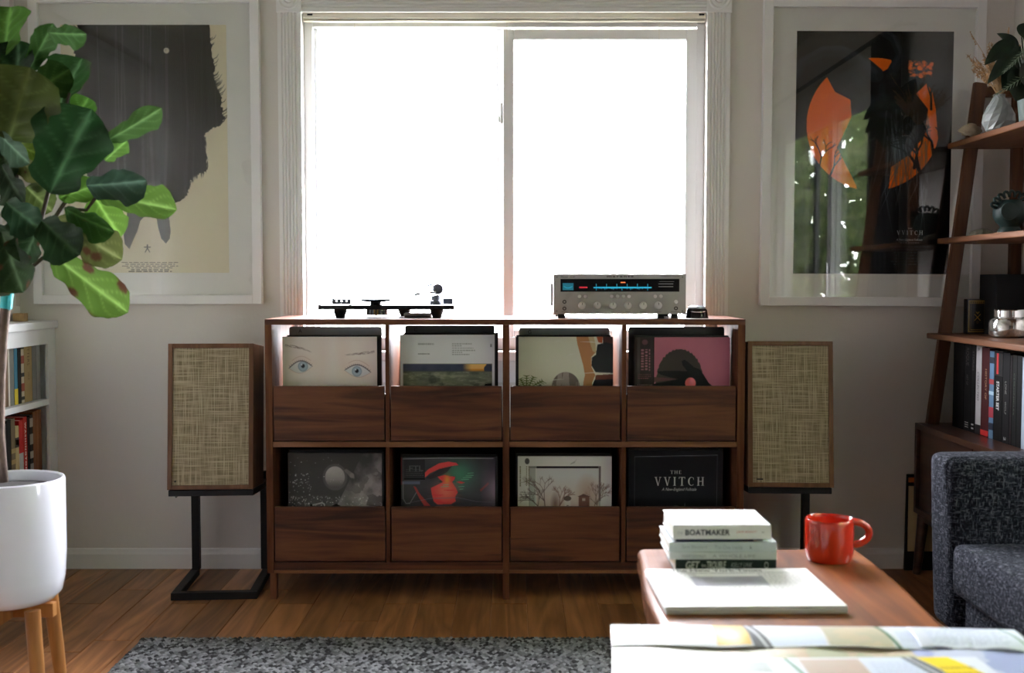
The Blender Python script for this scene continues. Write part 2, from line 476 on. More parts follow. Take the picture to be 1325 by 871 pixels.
def serif(s, gap=.28):
    """roman capitals with serifs, drawn as strokes"""
    V, F = [], []; x = 0
    def quad(a, b, c, d):
        n = len(V); V.extend([a, b, c, d]); F.append((n, n + 1, n + 2, n + 3))
    def bx(x0, x1, y0, y1): quad((x0, y0), (x1, y0), (x1, y1), (x0, y1))
    T, t, sf = .15, .06, .05
    for ch in s:
        if ch == ' ': x += .4; continue
        if ch == 'V':
            w = .68
            quad((x + .04, 1), (x + .04 + T, 1), (x + .36 + T / 2, 0), (x + .36 - T / 4, 0))
            quad((x + .62 - t, 1), (x + .62, 1), (x + .40, 0), (x + .36, 0))
            bx(x - .03, x + .26, 1 - sf, 1); bx(x + .48, x + .72, 1 - sf, 1)
        elif ch == 'I':
            w = .3; bx(x + .08, x + .08 + T, 0, 1); bx(x, x + .3, 0, sf); bx(x, x + .3, 1 - sf, 1)
        elif ch == 'T':
            w = .66; bx(x + .25, x + .25 + T, 0, 1); bx(x, x + .66, 1 - t, 1); bx(x, x + sf, .78, 1); bx(x + .61, x + .66, .78, 1); bx(x + .17, x + .49, 0, sf)
        elif ch == 'H':
            w = .74
            for q in (.06, .52): bx(x + q, x + q + T, 0, 1); bx(x + q - .07, x + q + T + .07, 0, sf); bx(x + q - .07, x + q + T + .07, 1 - sf, 1)
            bx(x + .1, x + .6, .47, .53)
        elif ch == 'E':
            w = .56; bx(x + .06, x + .06 + T, 0, 1); bx(x, x + .52, 0, t); bx(x, x + .52, 1 - t, 1); bx(x + .1, x + .4, .47, .53); bx(x + .48, x + .53, 0, .25); bx(x + .48, x + .53, .76, 1)
        elif ch == 'C':
            w = .66; n = 14
            for i in range(n):
                a0, a1 = math.radians(48 + 264 * i / n), math.radians(48 + 264 * (i + 1) / n)
                def P(a, k):
                    th = .07 + .09 * max(0, -math.cos(a)); rr = .36 if k == 0 else .36 - th
                    return (x + .36 + rr * math.cos(a), .5 + (.5 if k == 0 else .5 - th * .75) * math.sin(a))
                quad(P(a0, 0), P(a1, 0), P(a1, 1), P(a0, 1))
            bx(x + .56, x + .61, .68, .92)
        x += w + gap
    vs = np.array(V); lo, hi = vs.min(0), vs.max(0)
    return (vs - lo) / (hi - lo), F
def serif_text(s, m, parent, o, r, u, gap=.28, name='lettering'):
    vs, fs = serif(s, gap)
    return place_polys(vs, fs, m, parent, o, r, u, name)
# ------------------------------------------------------------------ the setting
# floor: planks near the camera's view are pieces of their own, the rest one surface
fl = MB().box(XL - .1, XR + .1, YN - .1, 1.2, -.06, 0).build('floor', OAK)
struct(fl)
sub = MB().box(XL - .1, XR + .1, 1.2, YB + .1, -.06, -.014)
GAPM = mat('floor_joint', (.05, .025, .012, 1), .8)
sub.build('subfloor', GAPM, fl)
plank_mesh = {}
def plank_ob(x, y1, L, first):
    w = .112
    if L not in plank_mesh:
        b = MB(); e = .0022
        x0, x1, y0, yy = 0, w, -L, 0
        b.add([(x0,y0,-.014),(x1,y0,-.014),(x1,yy,-.014),(x0,yy,-.014),(x0,y0,-e),(x1,y0,-e),(x1,yy,-e),(x0,yy,-e),
               (x0+e,y0+e,0),(x1-e,y0+e,0),(x1-e,yy-e,0),(x0+e,yy-e,0)],
              [(0,1,5,4),(1,2,6,5),(2,3,7,6),(3,0,4,7),(4,5,9,8),(5,6,10,9),(6,7,11,10),(7,4,8,11),(8,9,10,11)])
        o = b.build('plank', OAK, fl, local=True); plank_mesh[L] = o.data
    else:
        o = bpy.data.objects.new('plank', plank_mesh[L]); COL.objects.link(o); o.parent = fl
    o.location = (x, y1, 0)
xx = XL - .02; row = 0
while xx < XR:
    y = YB - .001; rest = YB - 1.2
    cuts = []
    while rest > 1e-6:
        L = R.choice([.28, .44, .62, .80, .98]) if not cuts else R.choice([.62, .80, .98])
        if rest - L < .25: L = round(rest, 4)
        cuts.append(L); rest = rest - L
    for L in cuts:
        plank_ob(xx, y, round(L, 4), False); y -= L
    xx += .112

CEILO = struct(MB().box(XL - .1, XR + .1, YN - .1, YB + .14, ZC, ZC + .1).build('ceiling', CEIL))

# back wall with the window opening
WX0, WX1 = px(392.5, YB), px(912.5, YB)
WZ0, WZ1 = .772, pz(15.5, YB)
wb = MB()
wb.box(XL - .1, WX0, YB, YB + .14, -.06, ZC); wb.box(WX1, XR + .1, YB, YB + .14, -.06, ZC)
wb.box(WX0, WX1, YB, YB + .14, -.06, WZ0); wb.box(WX0, WX1, YB, YB + .14, WZ1, ZC)
struct(wb.build('wall_back', WALL))
# left wall, with a shaded window above the bookcase
LY0, LY1, LZ0, LZ1 = 2.35, 3.775, .95, 2.05
wl = MB()
wl.box(XL - .12, XL, YN - .1, LY0, -.06, ZC); wl.box(XL - .12, XL, LY1, YB, -.06, ZC)
wl.box(XL - .12, XL, LY0, LY1, -.06, LZ0); wl.box(XL - .12, XL, LY0, LY1, LZ1, ZC)
struct(wl.build('wall_left', WALL))
# right wall with the sliding glass door
DY0, DY1, DZ1 = .40, 2.62, 2.02
wr = MB()
wr.box(XR, XR + .12, YN - .1, DY0, -.06, ZC); wr.box(XR, XR + .12, DY1, YB, -.06, ZC); wr.box(XR, XR + .12, DY0, DY1, DZ1, ZC)
struct(wr.build('wall_right', WALL))
struct(MB().box(XL - .12, XR + .12, YN - .1, YN, -.06, ZC).build('wall_front', REARW))

def base_profile(h, t): return [(0, 0), (t, 0), (t, h * .72), (t * .75, h * .82), (t * .55, h * .95), (t * .2, h), (0, h)]
BH = .072
def baseboard(name, kind, a0, a1, holes=()):
    m = MB()
    if kind == 'back': m.prism([(YB - p, z) for p, z in base_profile(BH, .014)], a0, a1, 'x')
    elif kind == 'left': m.prism([(XL + p, z) for p, z in base_profile(BH, .014)], a0, a1, 'y')
    else: m.prism([(XR - p, z) for p, z in base_profile(BH, .014)], a0, a1, 'y')
    return struct(m.build(name, TRIM))
baseboard('baseboard_back', 'back', XL, XR)
baseboard('baseboard_left', 'left', YN, YB - .015)
baseboard('baseboard_right', 'right', DY1 + .08, YB - .015)

# fluted casing round the window: two uprights, a head, two rosette blocks
def flute_profile(w, t):
    pts = [(0, 0), (0, t), (w * .10, t)]
    n = 5; a, b = w * .14, w * .86
    for i in range(n):
        c = a + (b - a) * (i + .5) / n; hw = (b - a) / n * .40
        for k in range(5):
            q = -1 + 2 * k / 4
            pts.append((c + hw * q, t - .0055 * math.sqrt(max(0, 1 - q * q))))
    pts += [(w * .90, t), (w, t), (w, 0)]
    return pts
CX0, CX1 = px(362.5, YB - .02), px(942, YB - .02)
CWL, CWR = px(392.5, YB - .02) - CX0, CX1 - px(912.5, YB - .02)
BLZ = pz(15.5, YB - .02)
m = MB().prism([(CX0 + a, YB - b) for a, b in flute_profile(CWL, .018)], .70, BLZ, 'z'); struct(m.build('trim_1', TRIM))
m = MB().prism([(CX1 - CWR + a, YB - b) for a, b in flute_profile(CWR, .018)], .70, BLZ, 'z'); struct(m.build('trim_2', TRIM))
m = MB().prism([(YB - b, BLZ + .002 + a) for a, b in flute_profile(.082, .018)], CX0 + CWL, CX1 - CWR, 'x'); struct(m.build('trim_3', TRIM))
for i, (x0, x1) in enumerate(((CX0 - .002, CX0 + CWL + .003), (CX1 - CWR - .003, CX1 + .002))):
    m = MB().box(x0, x1, YB - .026, YB, BLZ - .001, BLZ + .088)
    c = ((x0 + x1) / 2, YB - .0255, BLZ + .044)
    m.lathe([(.0385, -.001), (.0385, .004), (.034, .006), (.030, .003), (.026, .002), (.022, .005), (.018, .007), (.012, .002), (.007, .006), (0, .007)], c, 28, 'y')
    struct(m.build('trim_%d' % (4 + i), TRIM))
m = MB().box(WX0 - .09, WX1 + .09, YB - .035, YB + .06, WZ0 - .035, WZ0); struct(m.build('trim_6', TRIM, bevel=.004))   # window stool behind the cabinet
m = MB().box(WX0 - .07, WX1 + .07, YB - .018, YB, WZ0 - .11, WZ0 - .035); struct(m.build('trim_7', TRIM))

# the sliding window: fixed left light, right sash in front of it
FY0, FY1 = YB + .055, YB + .135
win = struct(bpy.data.objects.new('window_1', None)); COL.objects.link(win); win.location = (0, YB + .09, WZ0)
IX0, IX1 = px(407.5, FY0), px(899, FY0)
IZT = pz(35, FY0)
f = MB()
f.box(WX0, IX0, FY0, FY1, WZ0, WZ1); f.box(IX1, WX1, FY0, FY1, WZ0, WZ1)
f.box(IX0, IX1, FY0, FY1, IZT, WZ1); f.box(IX0, IX1, FY0, FY1, WZ0, WZ0 + .045)
f.build('window_frame', VINYL, win, bevel=.003)
SXa, SXb, SXc, SXd = px(651, FY0), px(665, FY0), px(885, FY0), px(899.5, FY0)
SZ0, SZ1 = WZ0 + .045, IZT - .008
RZ = pz(51.5, FY0)
f = MB()
f.box(SXa, SXb, FY0 - .004, FY0 + .026, SZ0, SZ1); f.box(SXc, SXd, FY0 - .004, FY0 + .026, SZ0, SZ1)
f.box(SXb, SXc, FY0 - .004, FY0 + .026, RZ, SZ1); f.box(SXb, SXc, FY0 - .004, FY0 + .026, SZ0, SZ0 + .026)
sash = f.build('sash', VINYL, win, bevel=.003)
MB().box(SXb, SXc, FY0 + .010, FY0 + .014, SZ0 + .026, RZ).build('pane', GLASS, sash)
f = MB()
f.box(px(642.5, FY0 + .05), px(655, FY0 + .05), FY0 + .035, FY0 + .065, SZ0, IZT)
f.box(IX0, IX0 + .012, FY0 + .035, FY0 + .065, SZ0, IZT)
s2 = f.build('fixed_light', VINYL, win, bevel=.002)
MB().box(IX0 + .012, px(642.5, FY0 + .05), FY0 + .048, FY0 + .052, SZ0, IZT).build('pane', GLASS, s2)
MB().box(SXa - .010, SXa, FY0 + .002, FY0 + .018, pz(160, FY0), pz(133, FY0)).box(SXa - .018, SXa - .008, FY0 + .004, FY0 + .014, pz(158, FY0), pz(150, FY0)).build('latch', VINYL, win, bevel=.002)
# raised blind: head rail, gathered slats, lift cords
bl = thing('window_blind', 'narrow cream blind pulled right up under the head of the window', 'blind', ((WX0 + WX1) / 2, YB + .03, WZ1 - .03))
hx0, hx1 = WX0 + .006, WX1 - .006
MB().box(hx0, hx1, YB + .006, YB + .044, pz(23.0, YB), WZ1).build('head_rail', CREAM, bl, bevel=.002)
sm = MB()
for k in range(3):
    z = pz(23.2, YB) - .0015 - k * .0026
    for i in range(24):
        a, b = hx0 + (hx1 - hx0) * i / 24, hx0 + (hx1 - hx0) * (i + 1) / 24
        za, zb = z + .0007 * math.sin(i * .9 + k), z + .0007 * math.sin((i + 1) * .9 + k)
        sm.hexa([(a, YB + .012, za - .0008), (b, YB + .012, zb - .0008), (b, YB + .04, zb - .0008), (a, YB + .04, za - .0008),
                 (a, YB + .012, za + .0006), (b, YB + .012, zb + .0006), (b, YB + .04, zb + .0006), (a, YB + .04, za + .0006)])
sm.build('slats', CREAM, bl)['kind'] = 'stuff'
for x in (461, 656, 851):
    MB().tube([(px(x, YB + .02), YB + .028, pz(24, YB) - .004), (px(x, YB + .02), YB + .028, pz(52, YB))], .0009, 5).build('lift_cord', CREAM, bl)
for x in (px(404, YB), px(905, YB)):
    MB().box(x - .009, x + .009, YB + .003, YB + .0065, pz(19.5, YB), pz(17.5, YB)).build('rail_clip', BLACK, bl)

# window in the left wall: casing, frame, drawn roller shade
w2 = struct(bpy.data.objects.new('window_2', None)); COL.objects.link(w2); w2.location = (XL, (LY0 + LY1) / 2, LZ0)
f = MB()
f.box(XL - .005, XL + .018, LY0 - .08, LY0, LZ0 - .02, LZ1 + .08); f.box(XL - .005, XL + .018, LY1, LY1 + .085, LZ0 - .02, LZ1 + .08)
f.box(XL - .005, XL + .018, LY0, LY1, LZ1, LZ1 + .08); f.box(XL - .005, XL + .03, LY0 - .09, LY1 + .09, LZ0 - .05, LZ0 - .02)
f.build('casing', TRIM, w2, bevel=.003)
f = MB()
f.box(XL - .10, XL - .05, LY0, LY0 + .04, LZ0 - .02, LZ1); f.box(XL - .10, XL - .05, LY1 - .04, LY1, LZ0 - .02, LZ1)
f.box(XL - .10, XL - .05, LY0 + .04, LY1 - .04, LZ1 - .04, LZ1); f.box(XL - .10, XL - .05, LY0 + .04, LY1 - .04, LZ0 - .02, LZ0 + .03)
f.box(XL - .09, XL - .06, 3.04, 3.08, LZ0 + .03, LZ1 - .04)
f.build('window_frame', VINYL, w2)
MB().box(XL - .078, XL - .074, LY0 + .04, LY1 - .04, LZ0 + .03, LZ1 - .04).build('pane', GLASS, w2)
shm, nt, b_ = nmat('roller_shade_cloth')
b_.inputs['Base Color'].default_value = (.55, .53, .50, 1); b_.inputs['Roughness'].default_value = .9
tl = nt.nodes.new('ShaderNodeBsdfTranslucent'); tl.inputs[0].default_value = (.30, .28, .25, 1)
ad = nt.nodes.new('ShaderNodeMixShader'); ad.inputs[0].default_value = .01
nt.links.new(b_.outputs[0], ad.inputs[1]); nt.links.new(tl.outputs[0], ad.inputs[2]); nt.links.new(ad.outputs[0], nt.nodes['Material Output'].inputs[0])
MB().box(XL - .034, XL - .032, LY0 + .006, LY1 - .006, LZ0 + .01, LZ1 - .03).tube([(XL - .033, LY0 + .01, LZ1 - .025), (XL - .033, LY1 - .01, LZ1 - .025)], .02, 12).build('roller_shade', shm, w2)

# sliding glass door in the right wall (seen mirrored in the right-hand picture)
dr = struct(bpy.data.objects.new('door_1', None)); COL.objects.link(dr); dr.location = (XR + .06, (DY0 + DY1) / 2, 0)
f = MB()
f.box(XR - .002, XR + .10, DY0, DY0 + .05, 0, DZ1); f.box(XR - .002, XR + .10, DY1 - .05, DY1, 0, DZ1)
f.box(XR - .002, XR + .10, DY0 + .05, DY1 - .05, DZ1 - .05, DZ1); f.box(XR + .01, XR + .10, DY0 + .05, DY1 - .05, 0, .03)
f.box(XR - .016, XR - .002, DY0 - .08, DY0 + .01, 0, DZ1 + .08); f.box(XR - .016, XR - .002, DY1 - .01, DY1 + .08, 0, DZ1 + .08); f.box(XR - .016, XR - .002, DY0 - .08, DY1 + .08, DZ1, DZ1 + .08)
f.build('door_frame', TRIM, dr)
DARKF = mat('dark_screen_frame', (.05, .055, .055, 1), .5)
for (a, b, off, mt, wd, nm) in ((DY0 + .05, 1.58, .03, TRIM, .075, 'sliding_leaf'), (1.50, DY1 - .05, .062, TRIM, .075, 'fixed_leaf'), (.98, 2.05, .092, DARKF, .05, 'screen_leaf')):
    f = MB(); x0, x1 = XR + off, XR + off + .024
    f.box(x0, x1, a, a + wd, .03, DZ1 - .05); f.box(x0, x1, b - wd, b, .03, DZ1 - .05)
    f.box(x0, x1, a + wd, b - wd, .03, .03 + wd); f.box(x0, x1, a + wd, b - wd, DZ1 - .05 - wd, DZ1 - .05)
    lf = f.build(nm, mt, dr)
    if nm != 'screen_leaf': MB().box(x0 + .010, x0 + .014, a + wd, b - wd, .03 + wd, DZ1 - .05 - wd).build('pane', GLASS, lf)
MB().box(XR + .014, XR + .03, 1.525, 1.555, .92, 1.12).build('door_handle', CHROME, dr, bevel=.004)
# sheer curtain gathered at the near side of the door
cu = thing('curtain', 'white sheer curtain gathered beside the glass door, mirrored in the right picture', 'curtain', (XR - .06, .30, 0))
ny_, nz_ = 60, 6; m = MB()
for j in range(nz_ + 1):
    for i in range(ny_ + 1):
        t = i / ny_; q = j / nz_
        m.v.append((XR - .075 + .022 * math.sin(t * 40 + q), .06 + t * .62 * (1 - .12 * math.sin(q * PI)), .03 + q * 2.05))
for j in range(nz_):
    for i in range(ny_):
        a = j * (ny_ + 1) + i; m.f.append((a, a + 1, a + ny_ + 2, a + ny_ + 1))
sheer, nt, b_ = nmat('sheer_cloth'); b_.inputs['Base Color'].default_value = (.75, .75, .75, 1); b_.inputs['Roughness'].default_value = .9
tl = nt.nodes.new('ShaderNodeBsdfTranslucent'); tl.inputs[0].default_value = (.7, .7, .7, 1)
ad = nt.nodes.new('ShaderNodeMixShader'); ad.inputs[0].default_value = .4
nt.links.new(b_.outputs[0], ad.inputs[1]); nt.links.new(tl.outputs[0], ad.inputs[2]); nt.links.new(ad.outputs[0], nt.nodes['Material Output'].inputs[0])
m.build('cloth', sheer, cu, smooth=True)
MB().tube([(XR - .075, 0.0, 2.12), (XR - .075, 2.965, 2.12)], .011, 12).tube([(XR - .075, .02, 2.12), (XR - .001, .02, 2.12)], .007, 8).tube([(XR - .075, 2.945, 2.12), (XR - .001, 2.945, 2.12)], .007, 8).build('curtain_rod', METALB, cu)

dcu = thing('curtain', 'dark charcoal curtain hanging on the right wall just before the ladder shelf', 'curtain', (XR - .06, 2.76, 0))
m = MB()
for j in range(nz_ + 1):
    for i in range(ny_ + 1):
        t = i / ny_; q = j / nz_
        m.v.append((XR - .072 + .022 * math.sin(t * 34 + q), 2.585 + t * .335, .03 + q * 2.075))
for j in range(nz_):
    for i in range(ny_):
        a = j * (ny_ + 1) + i; m.f.append((a, a + 1, a + ny_ + 2, a + ny_ + 1))
m.build('cloth', mat('charcoal_cloth', (.010, .010, .012, 1), .95, spec=.1), dcu, smooth=True)
# outside: ground and greenery beyond the glass door
GROUND = mat('outside_ground', (.10, .105, .085, 1), .9, var=.2, vscale=2)
struct(MB().box(-20, 20, YB + .16, 30, -.3, -.12).box(XR + .13, 20, -20, YB + .16, -.3, -.12).box(-20, XL - .13, -20, YB + .16, -.3, -.12).build('ground_outside', GROUND))
def leafcloud(n, box, size, seed):
    rg = np.random.RandomState(seed)
    c = np.stack([rg.uniform(box[k], box[k + 3], n) for k in range(3)], 1)
    a = rg.normal(size=(n, 3)); a /= np.linalg.norm(a, axis=1)[:, None]
    b = np.cross(a, rg.normal(size=(n, 3))); b /= np.linalg.norm(b, axis=1)[:, None]
    s = rg.uniform(.6, 1.4, (n, 1)) * size
    v = np.stack([c - a * s, c + b * s * .5, c + a * s, c - b * s * .5], 1).reshape(-1, 3)
    return v, np.arange(n * 4).reshape(n, 4)
def leaf_mat(name, d, l, tr):
    m, nt, b = nmat(name); N, L = nt.nodes, nt.links
    g = N.new('ShaderNodeNewGeometry'); r = N.new('ShaderNodeValToRGB'); r.color_ramp.elements[0].color = d; r.color_ramp.elements[1].color = l
    L.new(g.outputs['Random Per Island'], r.inputs[0]); L.new(r.outputs[0], b.inputs['Base Color']); b.inputs['Roughness'].default_value = .5
    t = N.new('ShaderNodeBsdfTranslucent'); L.new(r.outputs[0], t.inputs[0]); mx = N.new('ShaderNodeMixShader'); mx.inputs[0].default_value = tr
    L.new(b.outputs[0], mx.inputs[1]); L.new(t.outputs[0], mx.inputs[2]); L.new(mx.outputs[0], N['Material Output'].inputs[0])
    return m
HEDGE = leaf_mat('hedge_leaves', (.12, .19, .08, 1), (.58, .64, .36, 1), .5)
TRUNK = mat('bark', (.10, .07, .05, 1), .9, bump=.5, bscale=60)
for i, (hx, hy, hh) in enumerate(((2.75, -2.9, 5.4), (4.75, -2.9, 5.8), (3.55, -.75, 4.2), (3.45, 1.25, 3.6), (3.45, 3.2, 3.8))):  # last two trees are out of view, added to block sky light
    t = thing('garden_tree', ['bushy green tree outside, left end of the greenery mirrored in the right picture', 'bushy green tree at the back of the greenery mirrored in the right picture', 'bushy green tree outside near the curtained end of the glass door', 'unseen tree added outside the middle of the glass door to block sky light', 'unseen tree added past the far end of the glass door to block sky light'][i], 'tree', (hx, hy, -.12), 'trees beyond the glass door')
    MB().tube([(hx, hy, -.12), (hx + .05, hy, 1.2), (hx, hy + .1, 2.6)], [.09, .07, .03], 10).build('trunk', TRUNK, t)
    v, fs = leafcloud(5600, (-.82, -.85, .0, .82, .85, hh), .10, 40 + i)
    me = bpy.data.meshes.new('foliage'); me.from_pydata(v.tolist(), [], fs.tolist()); me.materials.append(HEDGE); me.update()
    o = bpy.data.objects.new('foliage', me); COL.objects.link(o); o.parent = t; o['kind'] = 'stuff'
# ------------------------------------------------------------------ record cabinet
KF, KB = 3.535, 3.892                       # front and back of the cabinet
def kx(x): return px(x, KF)
def kz(y): return pz(y, KF)
KZT = kz(413.0)
cab = thing('record_cabinet', 'long dark walnut record cabinet with eight open bins under the window', 'cabinet', ((kx(342) + kx(965)) / 2, (KF + KB) / 2, 0))
V = [(342, 351), (498, 503), (650.5, 659), (805.5, 811), (955.5, 965)]
MB().box(kx(342), kx(965), KF, KB, kz(420.5), KZT).build('top_panel', WALNUT, cab, bevel=.0015)
for i in (0, 4):
    MB().box(kx(V[i][0]), kx(V[i][1]), KF, KB, kz(742), kz(420.5)).build('side_panel', WALNUT_V, cab, bevel=.001)
MB().box(kx(V[2][0]), kx(V[2][1]), KF, KB, kz(742), kz(420.5)).build('centre_divider', WALNUT_V, cab, bevel=.001)
for i in (1, 3):
    MB().box(kx(V[i][0]), kx(V[i][1]), KF + .004, KB, kz(579), kz(420.5)).box(kx(V[i][0]), kx(V[i][1]), KF + .004, KB, kz(730), kz(579)).build('divider', WALNUT_V, cab, bevel=.001)
for i in (0, 2):
    a, b = kx(V[i][1]), kx(V[i + 2][0])
    MB().box(a, b, KF + .002, KB, kz(579), kz(571.8)).build('shelf', WALNUT_EDGE, cab, bevel=.001)
    MB().box(a, b, KF + .002, KB, kz(738), kz(728)).build('bottom_panel', WALNUT, cab, bevel=.001)
    MB().box(a, b, KF - .001, KF + .02, kz(742), kz(738)).build('bottom_edging', WALNUT_EDGE, cab)
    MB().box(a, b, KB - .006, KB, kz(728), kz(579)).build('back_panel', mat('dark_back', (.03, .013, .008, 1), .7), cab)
for a, b in ((345.5, 354), (650.5, 659), (955, 963)):
    for y0 in (KF + .001, KB - .03):
        MB().box(kx(a), kx(b), y0, y0 + .028, 0, kz(742)).build('leg', WALNUT_V, cab, bevel=.001)

# each bin: a box open at the top with a walnut front; records stand in it
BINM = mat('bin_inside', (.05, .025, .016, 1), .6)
cells = [(352.5, 496.5), (505, 649), (660.5, 803), (812.5, 953.5)]
for row, (yt, yb) in enumerate(((500, 570.5), (656.5, 726.5))):
    for (a, b) in cells:
        x0, x1, z0, z1, zfl = kx(a), kx(b), kz(yb), kz(yt), (.5136, .1262)[row]
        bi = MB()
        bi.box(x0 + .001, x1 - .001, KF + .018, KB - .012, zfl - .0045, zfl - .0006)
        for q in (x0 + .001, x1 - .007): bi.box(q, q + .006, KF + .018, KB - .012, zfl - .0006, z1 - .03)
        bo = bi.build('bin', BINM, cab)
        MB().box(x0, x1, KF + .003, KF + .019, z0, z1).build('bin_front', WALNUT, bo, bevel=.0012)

# ------------------------------------------------------------------ the records
LP, RY = .3045, 3.605                        # sleeve size, depth of the front sleeve
def cover(col): return Canvas(150, 150, col)
def art_eyes():
    c = cover((240, 228, 220))
    c.mix(c.noise(2, 2, 3), (246, 238, 232), .5)
    sk = (222, 188, 172)
    c.ell(.42, .2, .13, .3, sk, .22, .9); c.ell(.64, .22, .12, .3, sk, .25, .9); c.ell(.2, .27, .2, .13, sk, .3, .9); c.ell(.8, .32, .2, .13, sk, .35, .9)
    c.ell(.52, .4, .1, .34, (236, 228, 222), .7, .9)
    rg = random.Random(2)
    for k in range(70):
        t = rg.random(); j = rg.uniform(-.013, .013) * (1 - t * .5)
        x, y = .02 + .27 * t, .088 + .055 * t * t * 1.1 + j; c.line([(x, y), (x + .03, y + .004 + .008 * t)], [.006, .002], (132, 108, 100), .30 * (.4 + math.sin(PI * min(1, t * 1.1 + .1))))
        x, y = .98 - .30 * t, .150 + .03 * t + j; c.line([(x, y), (x - .03, y + .004)], [.006, .002], (124, 100, 96), .34 * (.4 + math.sin(PI * min(1, t * 1.1 + .1))))
    for cu, cv, lo, hi, s in ((.215, .295, .065, .315, 1), (.785, .345, .655, .935, -1)):
        up = [(lo + (hi - lo) * t, cv + (-.065 * math.sin(PI * t) + (.02 * (1 - t) if s == 1 else .02 * t - .01))) for t in np.linspace(0, 1, 15)]
        dn = [(lo + (hi - lo) * t, cv + (.058 * math.sin(PI * t) + (.02 * (1 - t) if s == 1 else .02 * t - .01))) for t in np.linspace(1, 0, 15)]
        c.poly(up + dn, (222, 220, 220))
        msk = c.pmask(up + dn)
        keep = c.a.copy()
        c.ell(cu, cv, .055, .055, (170, 184, 198), 1, .15); c.ell(cu, cv, .055, .055, (112, 128, 144), .8, .15, .75); c.ell(cu, cv - .004, .022, .022, (28, 32, 40), 1, .2); c.ell(cu - .012, cv - .016, .008, .008, (240, 244, 250), .9)
        c.a = keep * (1 - msk[..., None]) + c.a * msk[..., None]
        c.line(up, [.005] + [.010] * 13 + [.005], (84, 74, 80), .75); c.line(dn, .005, (196, 164, 156), .6)
        c.line([(p[0], p[1] - .045) for p in up[2:-1]], .006, (200, 168, 156), .55)
        for t in range(1, 14, 1):
            p = up[t]; d = (t / 14 - .5) * .04
            c.line([p, (p[0] + d, p[1] - .014)], [.005, .001], (60, 50, 56), .7)
    c.rect(0, 0, 1, .008, (235, 232, 230), .8)
    return c
def art_field():
    c = cover((234, 236, 240))
    c.rect(.03, .285, .975, 1, (88, 94, 84))
    m = np.clip((.365 - c.V) / .02, 0, 1) * (c.V > .285) * (c.U > .03) * (c.U < .975)
    c.mix(m, (44, 52, 74)); c.mix(m * c.noise(6, 6, 5), (150, 150, 160), .45)
    g = m * np.clip((c.U - .66) / .1, 0, 1) * (c.noise(14, 9, 8) > .34)
    c.mix(g, (226, 150, 62), .95); c.mix(g * (c.V < .335), (236, 196, 120), .8)
    n = c.noise(5, 30, 9); f = (c.V > .36) * (c.U > .03) * (c.U < .975)
    c.mix(f * n, (150, 152, 128), .9); c.mix(f * np.clip((c.noise(16, 60, 11) - .5) * 6, 0, 1), (176, 176, 158), .5); c.mix(f * np.clip((c.noise(9, 9, 12) - .5) * 5, 0, 1), (48, 58, 54), .5)
    c.ell(.52, .545, .02, .02, (14, 14, 14)); c.poly([(.86, .55), (.9, .48), (.97, .475), (.975, .58), (.86, .58)], (28, 30, 30))
    c.ell(.24, .54, .06, .012, (22, 24, 22), .8, .3)
    c.lines_of_text(.19, .085, .36, .115, 1, (150, 152, 156), .9, 1, 0); c.lines_of_text(.19, .18, .31, .21, 1, (150, 152, 156), .9, 2, 0)
    c.lines_of_text(.55, .085, .8, .21, 6, (166, 168, 170), .9, 3, .6); c.rect(.955, .09, .97, .12, (150, 152, 154))
    return c
def art_plant():
    c = cover((232, 230, 214))
    c.mix(c.noise(2, 3, 2), (216, 216, 202), .5)
    P = lambda l: [((x - 130) / 1007, (y - 255) / 1007) for x, y in l]
    c.poly(P([(745, 250), (880, 250), (905, 330), (965, 400), (905, 460), (908, 560), (948, 640), (915, 720), (925, 1250), (815, 1250), (820, 720), (838, 640), (820, 540), (790, 440), (757, 330)]), (186, 132, 92))
    c.poly(P([(870, 250), (930, 250), (950, 330), (960, 420), (920, 400), (895, 330)]), (206, 186, 146))
    c.poly(P([(960, 250), (1030, 250), (1020, 320), (980, 310)]), (190, 96, 66))
    c.poly(P([(1030, 250), (1140, 250), (1140, 330), (1030, 330)]), (84, 60, 58))
    c.poly(P([(970, 335), (1060, 310), (1140, 330), (1140, 620), (955, 615), (908, 545), (912, 465), (955, 435)]), (44, 48, 52))
    c.poly(P([(955, 640), (1140, 630), (1140, 690), (945, 690)]), (110, 62, 52)); c.poly(P([(942, 688), (1140, 680), (1140, 1250), (925, 1250), (918, 740)]), (36, 38, 42))
    c.ell(.5, .5, .15, .15, (120, 108, 104), 1, .03)
    st = (np.hypot(c.U - .5, c.V - .5) < .148) * (c.noise(22, 2, 6) > .55); c.mix(st, (170, 158, 154), .9)
    c.ell(.5, .54, .14, .06, (54, 50, 50), .5, .6)
    g = (96, 108, 62); rg = random.Random(4)
    for k in range(9):
        a = -PI / 2 + (k - 4) * .36; L = rg.uniform(.16, .26); x0, y0 = .085, .56
        pts = [(x0 + L * t * math.cos(a) * 1.0, y0 + L * t * math.sin(a) + .22 * L * t * t * 2 * abs(math.cos(a))) for t in np.linspace(0, 1, 8)]
        c.line(pts, .009, g)
        for i in range(2, 8):
            for s in (-1, 1):
                b = a + s * .9; q = pts[i]; c.line([q, (q[0] + .045 * math.cos(b), q[1] + .045 * math.sin(b) + .02)], [.012, .003], g, .85)
    c.ell(.225, .51, .03, .03, (40, 36, 34)); c.ell(.228, .515, .015, .016, (170, 130, 104))
    for a, b in (((.37, .06), (.47, .04)), ((.5, .2), (.6, .17)), ((.6, .37), (1, .36)), ((.25, .46), (.48, .42)), ((.65, .05), (.9, .07))): c.line([a, ((a[0] + b[0]) / 2, (a[1] + b[1]) / 2 - .008), b], [.002, .01, .002], (236, 234, 226), .7)  # white streaks: highlights of the wrap painted into the print
    return c
